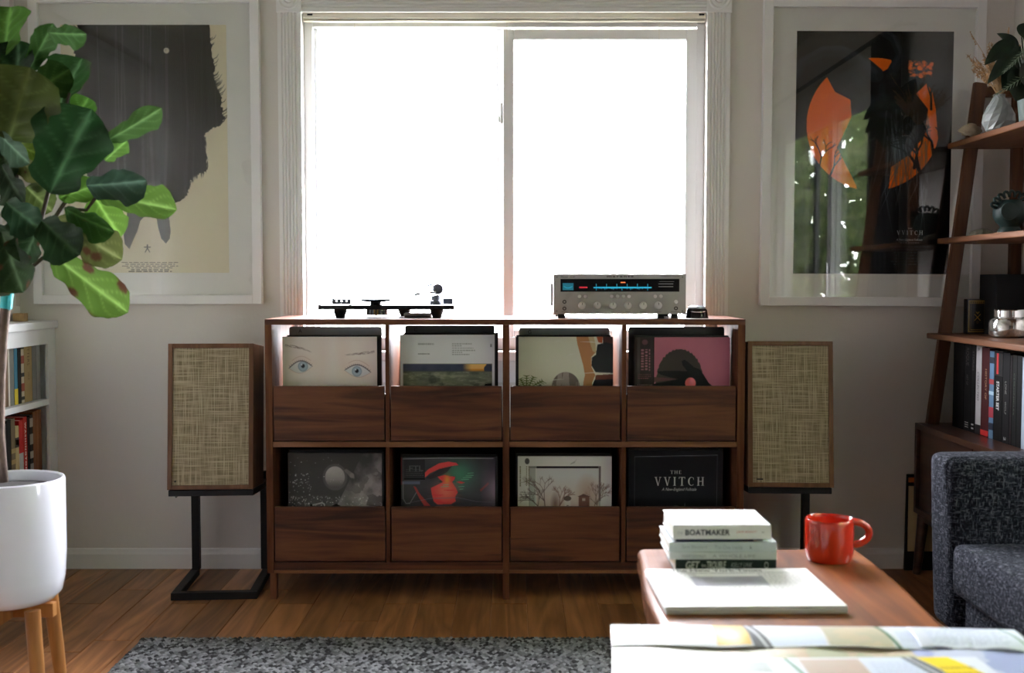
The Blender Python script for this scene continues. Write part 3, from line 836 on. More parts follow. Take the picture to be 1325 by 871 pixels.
def art_pink():
    c = cover((196, 118, 140))
    c.mix(c.noise(3, 3, 2), (176, 104, 130), .45)
    n = 40
    c.poly([(.47 + .245 * math.cos(PI + PI * k / n) * (1 + .02 * math.sin(k * 2.1)), .42 + .30 * math.sin(PI + PI * k / n) * (1 + .03 * math.sin(k * 3.3))) for k in range(n + 1)] + [(.74, .55), (.2, .55)], (70, 66, 62))
    c.poly([(.23, .345), (.33, .335), (.55, .34), (.5, .28), (.49, .24), (.52, .225), (.56, .25), (.62, .3), (.68, .32), (.72, .37), (.78, .46), (.86, .52), (.95, .6), (1, .7), (1, 1), (.18, 1), (.18, .47), (.3, .45), (.46, .42), (.36, .4), (.27, .375)], (26, 30, 32))
    c.poly([(.2, .40), (.3, .405), (.44, .42), (.34, .435), (.2, .45)], (104, 74, 78))
    c.ell(.585, .46, .06, .06, (226, 104, 112), 1, .1); c.ell(.6, .45, .045, .045, (214, 120, 150), .6, .6)
    c.rect(0, 0, .2, 1, (58, 52, 54)); c.rect(.19, 0, .2, 1, (34, 30, 34)); c.mix(((c.U > .015) & (c.U < .05)).astype(float) * np.clip((.5 - np.abs(c.V - .25)), 0, 1), (150, 148, 150), .7)
    for q, (u0, u1) in enumerate(((.06, .09), (.105, .13), (.145, .158))):
        rg = random.Random(q)
        v = .12
        while v < .34:
            h = rg.uniform(.012, .03); c.rect(u0, v, u1, v + h * .8, (196, 132, 150), .85); v += h + .006
    c.ell(.1, .05, .035, .03, (120, 84, 96), .9, .2); c.lines_of_text(.03, .37, .18, .43, 3, (176, 110, 126), .8, 4, .3); c.lines_of_text(.02, .475, .18, .49, 1, (130, 110, 116), .9, 5, 0)
    return c
def art_moon():
    c = cover((66, 65, 65))
    c.mix(c.noise(12, 12, 1, 5), (74, 72, 71), .6)
    neb = np.clip((c.U - .62) * 1.6 + (c.noise(4, 4, 2, 5) - .45) * 2.0 - np.clip(.34 - c.V, 0, 1) * .6 + np.clip(c.V - .2, 0, .3), 0, 1) * (c.U + c.V * .55 > .80)
    c.mix(neb, (206, 196, 192), .85); c.mix(neb * (c.noise(9, 9, 5) > .56), (84, 78, 78), .7)
    lo = np.clip((c.V - .40) * 6, 0, 1) * c.noise(8, 10, 7, 5); c.mix(lo, (178, 180, 178), .85)
    c.ell(.5, .235, .135, .135, (206, 202, 200), .8, .25, .76); c.ell(.5, .235, .11, .11, (150, 146, 144), 1, .08)
    d = np.hypot(c.U - .5, c.V - .235) < .105
    c.mix(d * np.clip((.27 - c.V) * 9, 0, 1) * c.noise(3, 12, 4), (210, 206, 204), .95); c.mix(d * np.clip((c.V - .26) * 14, 0, 1), (70, 66, 66), .7)
    c.line([(.62, .17), (.68, .22), (.7, .24)], [.03, .05, .02], (150, 142, 140), .6)
    c.speck(60, (.01, .2, .25, .5), .009, (225, 225, 222), 3); c.speck(26, (.02, .03, .6, .3), .007, (220, 220, 220), 5); c.speck(190, (.02, .42, .85, .6), .009, (232, 232, 228), 6)
    c.poly([(.41, .58), (.46, .52), (.51, .495), (.56, .52), (.61, .56), (.6, .6), (.41, .6)], (14, 13, 13)); c.ell(.52, .565, .03, .03, (190, 186, 176))
    c.line([(.24, .51), (.3, .5), (.36, .485), (.385, .5), (.385, .56)], .012, (205, 205, 200), .9); c.ell(.245, .51, .012, .012, (20, 20, 20))
    return c
def art_red():
    c = cover((84, 82, 88))  # background lightened to hold the sheen of the plastic wrap
    c.mix(c.noise(3, 5, 2), (46, 46, 52), .8)
    P = lambda l: [((x - 150) / 1015, (y - 185) / 1015) for x, y in l]
    c.mix(np.exp(-(((c.U - .62) / .16) ** 2 + ((c.V - .17) / .14) ** 2)), (72, 130, 108), .95)
    c.poly(P([(360, 385), (440, 310), (560, 245), (660, 228), (745, 240), (770, 265), (690, 275), (560, 305), (460, 350), (400, 400)]), (222, 76, 78))
    c.poly(P([(420, 400), (560, 305), (700, 275), (640, 340), (560, 380), (470, 410)]), (52, 50, 54))
    c.poly(P([(540, 385), (620, 365), (680, 380), (735, 385), (725, 415), (700, 440), (740, 500), (762, 545), (735, 590), (738, 640), (690, 668), (540, 672), (500, 640), (478, 560), (470, 500), (560, 460), (600, 440)]), (228, 72, 76))
    c.mix(np.exp(-(((c.U - .49) / .035) ** 2 + ((c.V - .23) / .05) ** 2)), (232, 160, 74), .9)
    c.mix(np.exp(-(((c.U - .48) / .11) ** 2 + ((c.V - .34) / .1) ** 2)) * (c.noise(4, 30, 4) > .5), (236, 140, 110), .7)
    c.poly(P([(745, 440), (780, 430), (840, 445), (800, 458)]), (226, 78, 84))
    for k, (x, y, w) in enumerate(((870, 350, 60), (850, 375, 80), (820, 395, 90), (800, 415, 80), (770, 490, 60), (780, 515, 40), (600, 470, 60), (580, 490, 80))):
        c.line(P([(x, y), (x + w, y - 4)]), .006, (120, 210, 170), .8)
    c.poly(P([(280, 480), (310, 490), (350, 560), (440, 660), (470, 690), (400, 690), (340, 600), (310, 540)]), (190, 66, 66), .8)
    c.poly(P([(1000, 520), (1090, 440), (1100, 460), (1010, 540)]), (150, 70, 66), .8)
    c.mix(np.clip((c.U - .84) / .16, 0, 1) * np.exp(-((c.V - .33) / .16) ** 2), (196, 170, 190), .7)
    c.rect(.03, .02, .255, .22, (50, 50, 55)); c.rect(.03, .215, .255, .228, (14, 14, 16)); c.lines_of_text(.05, .12, .25, .2, 4, (86, 86, 92), .8, 2, .2)
    c.rect(0, .245, .2, .275, (120, 132, 168), .6); c.rect(0, 0, .012, .28, (150, 60, 62), .8)
    c.line([(.02, .25), (.02, .42), (.05, .47), (.09, .47), (.16, .36)], .008, (150, 150, 160), .8); c.line([(.05, .47), (.3, .42), (.6, .41), (.8, .45), (1, .46)], .006, (130, 130, 140), .6)
    c.line([(.02, .015), (.4, .006), (.98, .01)], .01, (168, 168, 174), .7)
    return c
def art_trees():
    c = cover((232, 232, 230))
    c.rect(.2, .1, .88, 1, (176, 176, 176)); c.rect(.2, .1, .86, .12, (40, 34, 42)); c.rect(.865, .1, .885, .45, (96, 82, 86))
    c.rect(.2, .125, .865, 1, (218, 218, 222)); c.mix(((c.U > .2) & (c.U < .865) & (c.V > .125)) * np.clip((c.V - .2) * 2.6, 0, 1), (202, 172, 160), .8)
    c.rect(.12, .1, .2, .12, (140, 142, 142)); c.rect(.12, .1, .128, .55, (150, 152, 150)); c.rect(.128, .12, .19, .55, (186, 190, 188))
    rg = random.Random(3)
    def tree(x, y, a, L, w, n, col):
        if n == 0: return
        q = (x + L * math.cos(a), y + L * math.sin(a)); c.line([(x, y), q], [w, w * .7], col, .85)
        for _ in range(3): tree(q[0], q[1], a + rg.uniform(-.75, .75), L * rg.uniform(.6, .82), w * .62, n - 1, col)
    for x, L, w, n, col in ((.3, .15, .014, 5, (104, 82, 84)), (.23, .10, .012, 5, (96, 80, 84)), (.44, .10, .016, 5, (128, 94, 92)), (.8, .12, .012, 5, (120, 92, 86)), (.85, .11, .010, 5, (96, 76, 76))):
        tree(x, .6, -PI / 2 + rg.uniform(-.2, .2), L, w, n, col)
    c.mix(np.clip(1 - np.hypot((c.U - .4) / .06, (c.V - .48) / .14), 0, 1), (112, 82, 78), .8)
    c.mix(np.clip(1 - np.hypot((c.U - .74) / .14, (c.V - .36) / .2), 0, 1), (186, 152, 136), .8)
    c.rect(.65, .4, .765, .6, (124, 86, 78)); c.rect(.69, .425, .72, .45, (196, 176, 166)); c.poly([(.64, .405), (.7, .38), (.775, .405)], (104, 74, 70))
    c.ell(.53, .48, .035, .06, (216, 210, 206)); c.ell(.53, .425, .04, .025, (90, 74, 72)); c.rect(.52, .495, .545, .502, (96, 76, 74))
    c.mix(((c.V > .52) & (c.U > .2) & (c.U < .865)) * (c.noise(20, 30, 6) > .45), (74, 64, 66), .85)
    c.ell(.1, .05, .026, .032, (92, 92, 92), 1, .1); c.lines_of_text(.02, .36, .18, .46, 5, (110, 110, 106), .8, 7, .3, True)
    for u in (.022, .09, .115): 
        v = .1
        while v < .3: h = rg.uniform(.008, .02); c.rect(u, v, u + .012, v + h, (130, 126, 104), .8); v += h + .006
    c.line([(.56, .08), (.6, .06), (.63, .03)], [.004, .016, .004], (150, 150, 150), .8); c.mix(np.exp(-(((c.U - .6) / .2) ** 2 + ((c.V - .04) / .03) ** 2)), (240, 238, 240), .7)
    return c
def art_dark():
    c = cover((13, 16, 22))
    c.mix(c.noise(4, 4, 2, 4), (26, 31, 42), .6)
    c.line([(.06, .06), (.94, .045)], .006, (128, 134, 140), .9); c.line([(.06, .06), (.06, 1)], .006, (104, 108, 112), .8); c.line([(.94, .045), (.93, 1)], .006, (92, 96, 100), .8)
    for k in range(3): c.ell(.5, .62, .095 - k * .018, .095 - k * .018, (150, 154, 158), .9, .06, .88)
    c.ell(.55, .6, .04, .04, (140, 144, 148), .8, .2); c.line([(.58, .58), (.6, .54), (.595, .5)], [.014, .008, .002], (150, 154, 158)); c.ell(.54, .6, .02, .02, (34, 36, 40))
    return c

def record(name, x0, zt, z0, y, art, label):
    r = thing(name, label, 'record', (x0, y, z0)); H = zt - z0
    MB().box(0, LP, .0006, .0046, 0, H).build('sleeve', mat('sleeve_card', (.06, .06, .06, 1), .6), r, local=True)
    sheet('front_cover', art, PRINTG, r, (0, 0, H), (LP, 0, 0), (0, 0, -H))
    return r
LET = mat('pale_ink', (.55, .55, .56, 1), .6)
INK = mat('black_ink', (.02, .02, .022, 1), .6)
GREYINK = mat('grey_ink', (.30, .31, .33, 1), .6)
fronts = [
    (365, 435.8, art_eyes, 'record showing a pair of pale blue eyes, front of the top left bin'),
    (517.5, 433.3, art_field, 'white record with a strip photograph of a misty field below small grey print'),
    (671, 435.8, art_plant, 'cream record with a potted palm, a grey ball and a figure in black'),
    (822.5, 436.4, art_pink, 'pink record with a dark hand and a pink ball, grey paper strip down its left'),
    (370.5, 586.3, art_moon, 'black and white record with a moon over a speckled cloudy sky'),
    (518, 592.0, art_red, 'shrink-wrapped dark record with a glowing red shape and green streaks'),
    (670, 590.5, art_trees, 'pale grey record with a framed photograph of bare trees and a small house'),
    (815, 583.0, art_dark, 'black record with silver lettering inside a thin silver border')]
backnames = ['behind the blue-eyed record', 'behind the misty field record', 'behind the palm and ball record', 'behind the pink record', 'behind the moon record', 'behind the red glowing record', 'behind the bare trees record', 'behind the silver lettered record']
sl_cols = [(18, 18, 20), (40, 44, 48), (24, 24, 24), (60, 58, 56), (14, 14, 16)]
tabs = [(374, 494, 422.8, (172, 178, 186), 'A'), (524, 640, 420.9, (92, 102, 106), 'C'), (671.5, 789, 424, (172, 188, 194), 'G'), (813.5, 937.5, 423, (16, 18, 20), None)]
for i, (x, y, fn, lab) in enumerate(fronts):
    x0, zt = px(x, RY), pz(y, RY)
    z0 = .5136 if i < 4 else .1262; H = zt - z0
    r = record('record', x0, zt, z0, RY, fn(), lab)
    if i == 7:
        def lt(a, b, u0, u1, v0, v1, f=serif_text, **k):
            f(a, LET, r, (LP * u0, -.0006, H * (1 - v1)), (LP * (u1 - u0), 0, 0), (0, 0, H * (v1 - v0)), **k)
        lt('THE', 0, .44, .555, .19, .222, gap=.22); lt('VVITCH', 0, .27, .80, .252, .335, gap=.3)
        lt('A New-England Folktale', 0, .35, .72, .355, .392, text, shear=.35)
    if i == 5:
        text('FTL', mat('dim_ink', (.10, .10, .11, 1), .7, spec=.1), r, (LP * .085, -.0006, LP * .905), (LP * .15, 0, 0), (0, 0, LP * .06), bold=.02)
    rr = random.Random(100 + i)
    for k in range(3):
        dx = rr.uniform(*((-.003, .012), (-.003, .012), (-.011, .0), (-.011, .0), (-.004, .005), (-.003, .010), (-.006, .004), (-.003, .005))[i])
        b = thing('record', ('dark-edged sleeve first ', 'second dark-edged sleeve ', 'third dark-edged sleeve ')[k] + backnames[i], 'record', (x0 + dx, RY + .010 + .013 * k, z0), 'records packed ' + backnames[i])
        cc = rr.choice(sl_cols)
        h = H + (.0 if k == 0 else rr.uniform(0, .006))
        MB().box(0, LP, 0, .0042, 0, h).build('sleeve', mat('sleeve_%d_%d' % (cc[0], cc[1]), C(*cc), .45, coat=.3), b, local=True)
    if i < 4:
        a, bb, ty, tc, ch = tabs[i]
        Y = RY + .075
        d = thing('divider_card', ['grey divider card with a letter A standing behind the blue-eyed record', 'dark divider card with a letter C standing behind the misty field record', 'pale grey-blue divider card with a letter G behind the palm record', 'black divider card standing behind the pink record'][i], 'divider', (px(a, Y), Y, z0))
        w, h = px(bb, Y) - px(a, Y), pz(ty, Y) - z0; q = .008
        pl = [(0, 0), (w, 0), (w, h - q)] + [(w - q + q * math.cos(t), h - q + q * math.sin(t)) for t in np.linspace(.2, PI / 2, 5)] + [(q - q * math.sin(t), h - q + q * math.cos(t)) for t in np.linspace(0, PI / 2, 5)]
        MB().prism(pl, 0, .002).build('card', mat('card_%d' % i, C(*tc), .4, coat=.2), d, local=True)
        if ch: text(ch, INK, d, (w * .10, -.0004, h - .020), (.011, 0, 0), (0, 0, .012))

# ------------------------------------------------------------------ loudspeakers on stands
CLOTH, nt, b_ = nmat('grille_cloth')
N, L = nt.nodes, nt.links
tc = N.new('ShaderNodeTexCoord')
def slub(sx, sz, off):
    mp = N.new('ShaderNodeMapping'); mp.inputs['Scale'].default_value = (sx, 1, sz); mp.inputs['Location'].default_value = (off, 0, off)
    L.new(tc.outputs['Object'], mp.inputs[0]); nz = N.new('ShaderNodeTexNoise'); nz.inputs['Scale'].default_value = 1; nz.inputs['Detail'].default_value = 3; nz.inputs['Roughness'].default_value = .6
    L.new(mp.outputs[0], nz.inputs['Vector']); return nz.outputs['Fac']
v1, v2 = slub(260, 9, 0), slub(9, 260, 3)
mxx = N.new('ShaderNodeMath'); mxx.operation = 'MAXIMUM'; L.new(v1, mxx.inputs[0]); L.new(v2, mxx.inputs[1])
mn = N.new('ShaderNodeMath'); mn.operation = 'ADD'; L.new(v1, mn.inputs[0]); L.new(v2, mn.inputs[1])
mm = N.new('ShaderNodeMath'); mm.operation = 'MULTIPLY'; mm.inputs[1].default_value = .5; L.new(mn.outputs[0], mm.inputs[0])
m3 = N.new('ShaderNodeMix'); m3.data_type = 'FLOAT'; m3.inputs[0].default_value = .5; L.new(mxx.outputs[0], m3.inputs[2]); L.new(mm.outputs[0], m3.inputs[3])
rp = N.new('ShaderNodeValToRGB'); e = rp.color_ramp.elements; e[0].position = .42; e[1].position = .68; e[0].color = (.15, .115, .062, 1); e[1].color = (.46, .38, .265, 1)
el = rp.color_ramp.elements.new(.54); el.color = (.30, .238, .155, 1)
L.new(m3.outputs[0], rp.inputs[0]); L.new(rp.outputs[0], b_.inputs['Base Color']); b_.inputs['Roughness'].default_value = .9
bp = N.new('ShaderNodeBump'); bp.inputs['Strength'].default_value = .4; bp.inputs['Distance'].default_value = .002; L.new(m3.outputs[0], bp.inputs['Height']); L.new(bp.outputs[0], b_.inputs['Normal'])
SPKW = wood('speaker_walnut', (.10, .042, .020, 1), (.17, .078, .038, 1), (.05, .022, .012, 1), 'z', 1.2, .45, knots=.3)

def speaker(label, lx, by, zb, badge, stand_label, side):
    """cabinet leaning back on its stand; lx = left end, by = front foot depth, zb = underside height"""
    w, h, d, t, tilt = .266, .460, .215, .014, math.radians(5.5)
    toe = math.radians(4.0 if side < 0 else -3.0)
    pv = Vector((lx + w / 2, by + .15, 0)); q0 = pv + Matrix.Rotation(toe, 3, 'Z') @ (Vector((lx, by, 0)) - pv)
    s = thing('loudspeaker', label, 'speaker', (q0.x, q0.y, zb), None, (-tilt, 0, toe))
    MB().box(0, w, .006, d, 0, h).build('cabinet', SPKW, s, local=True, bevel=.002)
    f = MB(); f.box(0, t, -.004, .006, 0, h); f.box(w - t, w, -.004, .006, 0, h); f.box(t, w - t, -.004, .006, 0, t); f.box(t, w - t, -.004, .006, h - t, h)
    f.build('front_frame', SPKW, s, local=True, bevel=.001)
    MB().box(t, w - t, .001, .0058, t, h - t).build('grille', CLOTH, s, local=True)
    if badge: MB().box(t + .012, t + .032, -.0015, .001, t + .008, t + .0125).build('badge', BLACK, s, local=True)
    else: MB().lathe([(.003, -.001), (.003, .002), (0, .0022)], (t + .010, .001, t + .012), 10, 'y').build('badge', BLACK, s, local=True)
    st = thing('speaker_stand', stand_label, 'stand', (lx + w / 2, by + .15, 0), None, (0, 0, toe))
    bx0, bx1 = lx - .002, lx + w + (.004 if side < 0 else -.001)
    q = .027
    m = MB(); m.box(bx0, bx1, by + .03, by + .03 + q, 0, .024)
    for x in (bx0, bx1 - q): m.box(x, x + q, by + .03 + q, by + .345, 0, .024)
    m.build('base', METALB, st, bevel=.0015)
    for x in (bx0 + .007, bx1 - q - .004):
        MB().box(x, x + q * .95, by + .315, by + .345, .024, zb + .0).build('upright', METALB, st, bevel=.0015)
    p = MB()
    ca, sa = math.cos(tilt), math.sin(tilt)
    def T(y, z): return (by + y * ca + z * sa, zb - y * sa + z * ca)
    for x in ((bx0 + .004, bx1 - .004),):
        pts = []
        for zz in (-.021, -.0015):
            for (xx_, yy_) in ((x[0], .004), (x[1], .004), (x[1], .215), (x[0], .215)):
                y_, z_ = T(yy_, zz); pts.append((xx_, y_, z_))
        p.hexa(pts)
    p.build('top_plate', METALB, st, bevel=.0015)
    a, b = MB(), None
    for x in (bx0 + .007, bx1 - q - .004):
        MB().hexa([(x, by + .19, zb - .038), (x + q * .95, by + .19, zb - .038), (x + q * .95, by + .33, zb - .05), (x, by + .33, zb - .05),
                   (x, by + .19, zb - .023), (x + q * .95, by + .19, zb - .023), (x + q * .95, by + .33, zb - .023), (x, by + .33, zb - .023)]).build('bracket', METALB, st)
    if side < 0: MB().tube([(bx0 + .02, by + .02, zb - .02), (bx0 + .024, by + .02, zb - .028), (bx0 + .03, by + .02, zb - .022)], .002, 6).build('hook', METALB, st)
    return s
speaker('walnut loudspeaker with woven tan grille leaning back left of the record cabinet', px(209.5, 3.5), 3.5, pz(633.5, 3.5), False, 'black steel stand with a low open base under the left loudspeaker', -1)
speaker('walnut loudspeaker with woven tan grille and a small black badge right of the cabinet', px(974.5, 3.5), 3.5, pz(630.5, 3.5), True, 'black steel stand under the right loudspeaker, half hidden by the coffee table', 1)
# ------------------------------------------------------------------ turntable on the cabinet
TY = 3.60
def tx(x, Y=TY): return px(x, Y)
tz = KZT
tt = thing('turntable', 'slim black turntable with a clear platter on the left of the cabinet top', 'turntable', (tx(500), 3.74, tz))
PZ0, PZ1 = tz + .028, tz + .043
MB().box(tx(412), tx(588), TY, TY + .285, PZ0, PZ1).build('plinth', BLACKG, tt, bevel=.002)
for (x, y) in ((437.5, TY + .045), (564, TY + .045), (514, TY + .235)):
    MB().lathe([(.013, 0), (.017, .008), (.022, .020), (.022, .028)], (tx(x), y, tz), 20).build('foot', BLACK, tt, smooth='auto')
MB().lathe([(.040, .006), (.040, .028)], (px(489, TY + .15), TY + .15, tz), 24).build('motor_housing', BLACKG, tt, smooth='auto')
BRASS = mat('brass', (.65, .45, .16, 1), .25, metal=1)
MB().box(px(483, TY + .10), px(485, TY + .10), TY + .1085, TY + .111, tz + .008, tz + .026).box(px(487, TY + .10), px(489, TY + .10), TY + .1085, TY + .111, tz + .008, tz + .026).build('brass_strip', BRASS, tt)
pc = (px(486, TY + .14), TY + .145, PZ1)
MB().lathe([(.018, 0), (.018, .006), (.048, .009), (.050, .014), (.046, .016), (0, .016)], pc, 32).build('sub_platter', BLACK, tt, smooth='auto')
GLP = glass('platter_glass', (.80, .84, .92, 1), .07)
MB().lathe([(.138, .018), (.139, .022), (.138, .026), (0, .026)], pc, 48).build('platter', GLP, tt, smooth='auto')
MB().lathe([(.136, .0268), (.137, .0300), (0, .0300)], pc, 48).build('record_mat', mat('mat_grey', (.25, .27, .33, 1), .6), tt, smooth='auto')
MB().lathe([(.0035, .028), (.0035, .037), (0, .039)], pc, 10).build('spindle', CHROME, tt, smooth='auto')
TG = mat('tonearm_grey', (.12, .13, .16, 1), .3, metal=.5)
ax, ay = px(564, TY + .20), TY + .20
MB().lathe([(.022, 0), (.022, .010), (.017, .013), (.017, .026), (.012, .030), (0, .030)], (ax, ay, PZ1), 22).build('tonearm_base', TG, tt, smooth='auto')
MB().tube([(ax, ay - .035, PZ1 + .040), (ax - .004, ay, PZ1 + .041), (ax - .015, ay - .10, PZ1 + .040)], .0035, 8).tube([(ax + .001, ay + .01, PZ1 + .041), (ax + .004, ay + .05, PZ1 + .042)], .004, 8).build('tonearm', CHROME, tt, smooth=True)
MB().tube([(ax - .015, ay - .10, PZ1 + .040), (ax - .045, ay - .17, PZ1 + .037)], .003, 8).box(ax - .056, ax - .038, ay - .196, ay - .165, PZ1 + .031, PZ1 + .038).build('headshell', TG, tt)
MB().lathe([(.006, -.014), (.017, -.014), (.019, -.010), (.019, .010), (.017, .014), (.006, .014)], (ax + .008, ay - .012, PZ1 + .050), 22, 'y').build('counterweight', TG, tt, smooth='auto')
MB().tube([(ax - .014 + .013 * math.cos(a), ay - .03, PZ1 + .052 + .013 * math.sin(a)) for a in np.linspace(-.4, PI + .5, 14)], .0028, 6).build('antiskate_loop', TG, tt, smooth=True)
MB().tube([(ax - .034, ay - .02, PZ1 + .036), (ax - .004, ay - .02, PZ1 + .037)], .002, 6).tube([(ax + .014, ay - .03, PZ1 + .006), (ax + .028, ay - .03, PZ1 + .034)], .0016, 6).build('cueing_lever', TG, tt)
for x0, x1 in ((429.5, 454), (573, 586)):
    Y = TY + .262
    b = MB(); a0, a1 = px(x0, Y), px(x1, Y)
    b.box(a0, a1, Y, Y + .012, PZ1, PZ1 + .006); b.box(a0, a1, Y, Y + .012, PZ1 + .010, PZ1 + .017)
    n = 3 if x1 - x0 > 20 else 2
    for k in range(n + 1):
        q = a0 + (a1 - a0 - .013) * k / n; b.box(q, q + .013, Y, Y + .012, PZ1 + .006, PZ1 + .010)
    b.build('hinge_block', TG, tt)
pp = thing('phono_box', 'small flat silver box lying on the cabinet top beneath the right end of the turntable', 'box', (px(540, 3.60), 3.64, tz))
MB().box(px(521, 3.60), px(557, 3.60), 3.635, 3.70, tz + .001, tz + .016).build('case', ALU, pp, bevel=.002)
MB().box(px(521, 3.60) + .004, px(557, 3.60) - .004, 3.6335, 3.636, tz + .004, tz + .008).build('vent_slot', BLACK, pp)

# ------------------------------------------------------------------ stereo receiver
RYF = 3.60
def rx(x): return px(x, RYF)
def rz(y): return pz(y, RYF)
rc = thing('stereo_receiver', 'silver-faced vintage stereo receiver with a dark tuning dial on the cabinet top', 'receiver', (rx(801.5), 3.74, tz))
x0, x1, z0, z1 = rx(716.3), rx(887.3), rz(406.5), rz(354.5)
MB().box(x0 + .004, x1 - .004, RYF + .010, RYF + .275, z0 + .004, z1 - .003).build('case', mat('receiver_case', (.10, .095, .09, 1), .4, metal=.4), rc, bevel=.002)
FACE = mat('receiver_face', (.43, .42, .415, 1), .42, metal=.55, bump=.06, bscale=300)
dx0, dx1, dz0, dz1 = rx(725.2), rx(879), rz(377.6), rz(361)
f = MB(); f.box(x0, dx0, RYF, RYF + .010, z0, z1); f.box(dx1, x1, RYF, RYF + .010, z0, z1); f.box(dx0, dx1, RYF, RYF + .010, z0, dz0); f.box(dx0, dx1, RYF, RYF + .010, dz1, z1)
f.build('front_panel', FACE, rc)
dial = MB().box(dx0, dx1, RYF + .003, RYF + .010, dz0, dz1).build('dial_window', BLACKG, rc)
CYAN = mat('lit_cyan', (.03, .42, .62, 1), .5, emit=.55)
CYAND = mat('lit_cyan_dim', (.012, .18, .27, 1), .5, emit=.32)
REDL = mat('lit_red', (.6, .02, .04, 1), .5, emit=.6)
ORL = mat('lit_orange', (.95, .22, .06, 1), .5, emit=.9)
GRL = mat('dial_grey', (.35, .35, .34, 1), .5)
YF = RYF + .0022
def dpanel(name, m, a, b, c, d, yy=YF): return MB().box(rx(a), rx(b), yy, RYF + .0032, rz(d), rz(c)).build(name, m, dial)
dpanel('signal_meter', CYAND, 728, 742, 366.5, 375.5)
MB().tube([(rx(729.5 + 11 * t), YF - .0004, rz(370.6 + 2.2 * math.sin(PI * t))) for t in np.linspace(0, 1, 9)], .0009, 5).build('meter_arc', CYAN, dial)
dpanel('stereo_lamp', REDL, 749.5, 760, 371.0, 372.9)
dpanel('dial_pointer', ORL, 803, 809, 364.9, 366.2)
mk = MB()
mk.box(rx(768), rx(843), YF, RYF + .0032, rz(373.0), rz(371.4))
for k, x in enumerate(np.linspace(771.5, 838, 31)):
    L_ = (2.0, .9, 1.2)[k % 3]; up = 4.5 if k % 3 == 0 and k % 2 == 0 else 1.2
    mk.box(rx(x - .28), rx(x + .28), YF, RYF + .0032, rz(372.2 + L_ + (1.6 if k % 5 == 0 else 0)), rz(372 - up))
mk.build('tuning_scale', CYAN, dial)
for (a, b, c, d) in ((852, 871, 367.0, 367.9), (852, 871, 370.6, 371.4), (853, 872, 364.2, 364.6)):
    dpanel('scale_line', GRL, a, b, c, d)
KN = mat('spun_knob', (.88, .87, .86, 1), .34, metal=1)
JK = mat('jack_black', (.008, .008, .008, 1), .5)
def knob(x, y, r, dep, name='knob'):
    k = MB().lathe([(r * 1.12, 0), (r * 1.12, .002), (r, .003), (r * .96, dep - .001), (r * .9, dep), (0, dep)], (rx(x), RYF, rz(y)), 22, 'y').build(name, KN, rc, smooth='auto')
    return k
def knob_front(x, y, r, dep):   # lathe along -Y
    return knob(x, y, r, dep)
for x in (753.2, 773, 792.8, 812.4, 832.2, 851.6):
    k = knob(x, 395.4, .0112, .016)
    MB().box(rx(x) - .0007, rx(x) + .0007, RYF - .0164, RYF - .0155, rz(395.4) + .002, rz(395.4) + .0098).build('pointer', JK, k)
for x in (749.8, 757.3, 791.2, 798.9, 806.4, 813.8, 847.6, 855.0): knob(x, 383.6, .0052, .009, 'button')
knob(874.6, 390.6, .0058, .010, 'button')
for x, y in ((730.3, 390.6), (730.3, 399.3), (874.6, 399.0)):
    MB().lathe([(.0062, -.001), (.0062, .0012), (.0035, .0014), (.0030, -.004)], (rx(x), RYF - .0005, rz(y)), 16, 'y').build('jack', JK, rc)
for x, y in ((720.5, 358.6), (883, 358.6), (720.5, 402.6), (883, 402.6)): MB().lathe([(.0026, -.001), (.0024, .001), (0, .0012)], (rx(x), RYF, rz(y)), 10, 'y').build('screw', mat('screw_grey', (.2, .2, .2, 1), .4, metal=.8), rc)
def rtext(s, a, b, c, d, **k): text(s, k.pop('m', INK), rc, Vector((rx(a), RYF - .0005, rz(d))) - wloc(rc), (rx(b) - rx(a), 0, 0), (0, 0, rz(c) - rz(d)), **k)
rtext('marantz', 785, 820, 356.6, 359.0, bold=.03, space=1.25)
rtext('Model  2230', 725.5, 744, 357.2, 359.6, shear=.25); rtext('Stereophonic Receiver', 854, 879.5, 356.2, 358.8, shear=.25)
for s, x in (('VOLUME', 753.2), ('BASS', 773), ('MID', 792.8), ('TREBLE', 812.4), ('BALANCE', 832.2), ('SELECTOR', 851.6)):
    w = len(s) * 1.0; rtext(s, x - w / 2, x + w / 2, 403.0, 404.4)
rtext('PHONES', 727, 734, 403.0, 404.3); rtext('MICROPHONE', 868, 879, 403.0, 404.3)
for a, b in ((722, 731.5), (851.5, 860), (869, 878)):
    MB().box(rx(a), rx(b), RYF + .012, RYF + .028, tz, z0 + .004).build('foot', BLACK, rc)
for a in (722, 869): MB().box(rx(a), rx(a + 9), RYF + .22, RYF + .24, tz, z0 + .004).build('foot', BLACK, rc)
sf = MB()
for k in range(9): sf.box(x0 - .0085, x0 + .004, RYF + .05 + k * .022, RYF + .06 + k * .022, z0 + .025, z1 - .03)
sf.build('heat_sink', ALU, rc)
MB().box(x0 - .004, x0 + .02, RYF + .016, RYF + .030, z0 - .004, z0 + .008).build('corner_bracket', ALU, rc, bevel=.002)
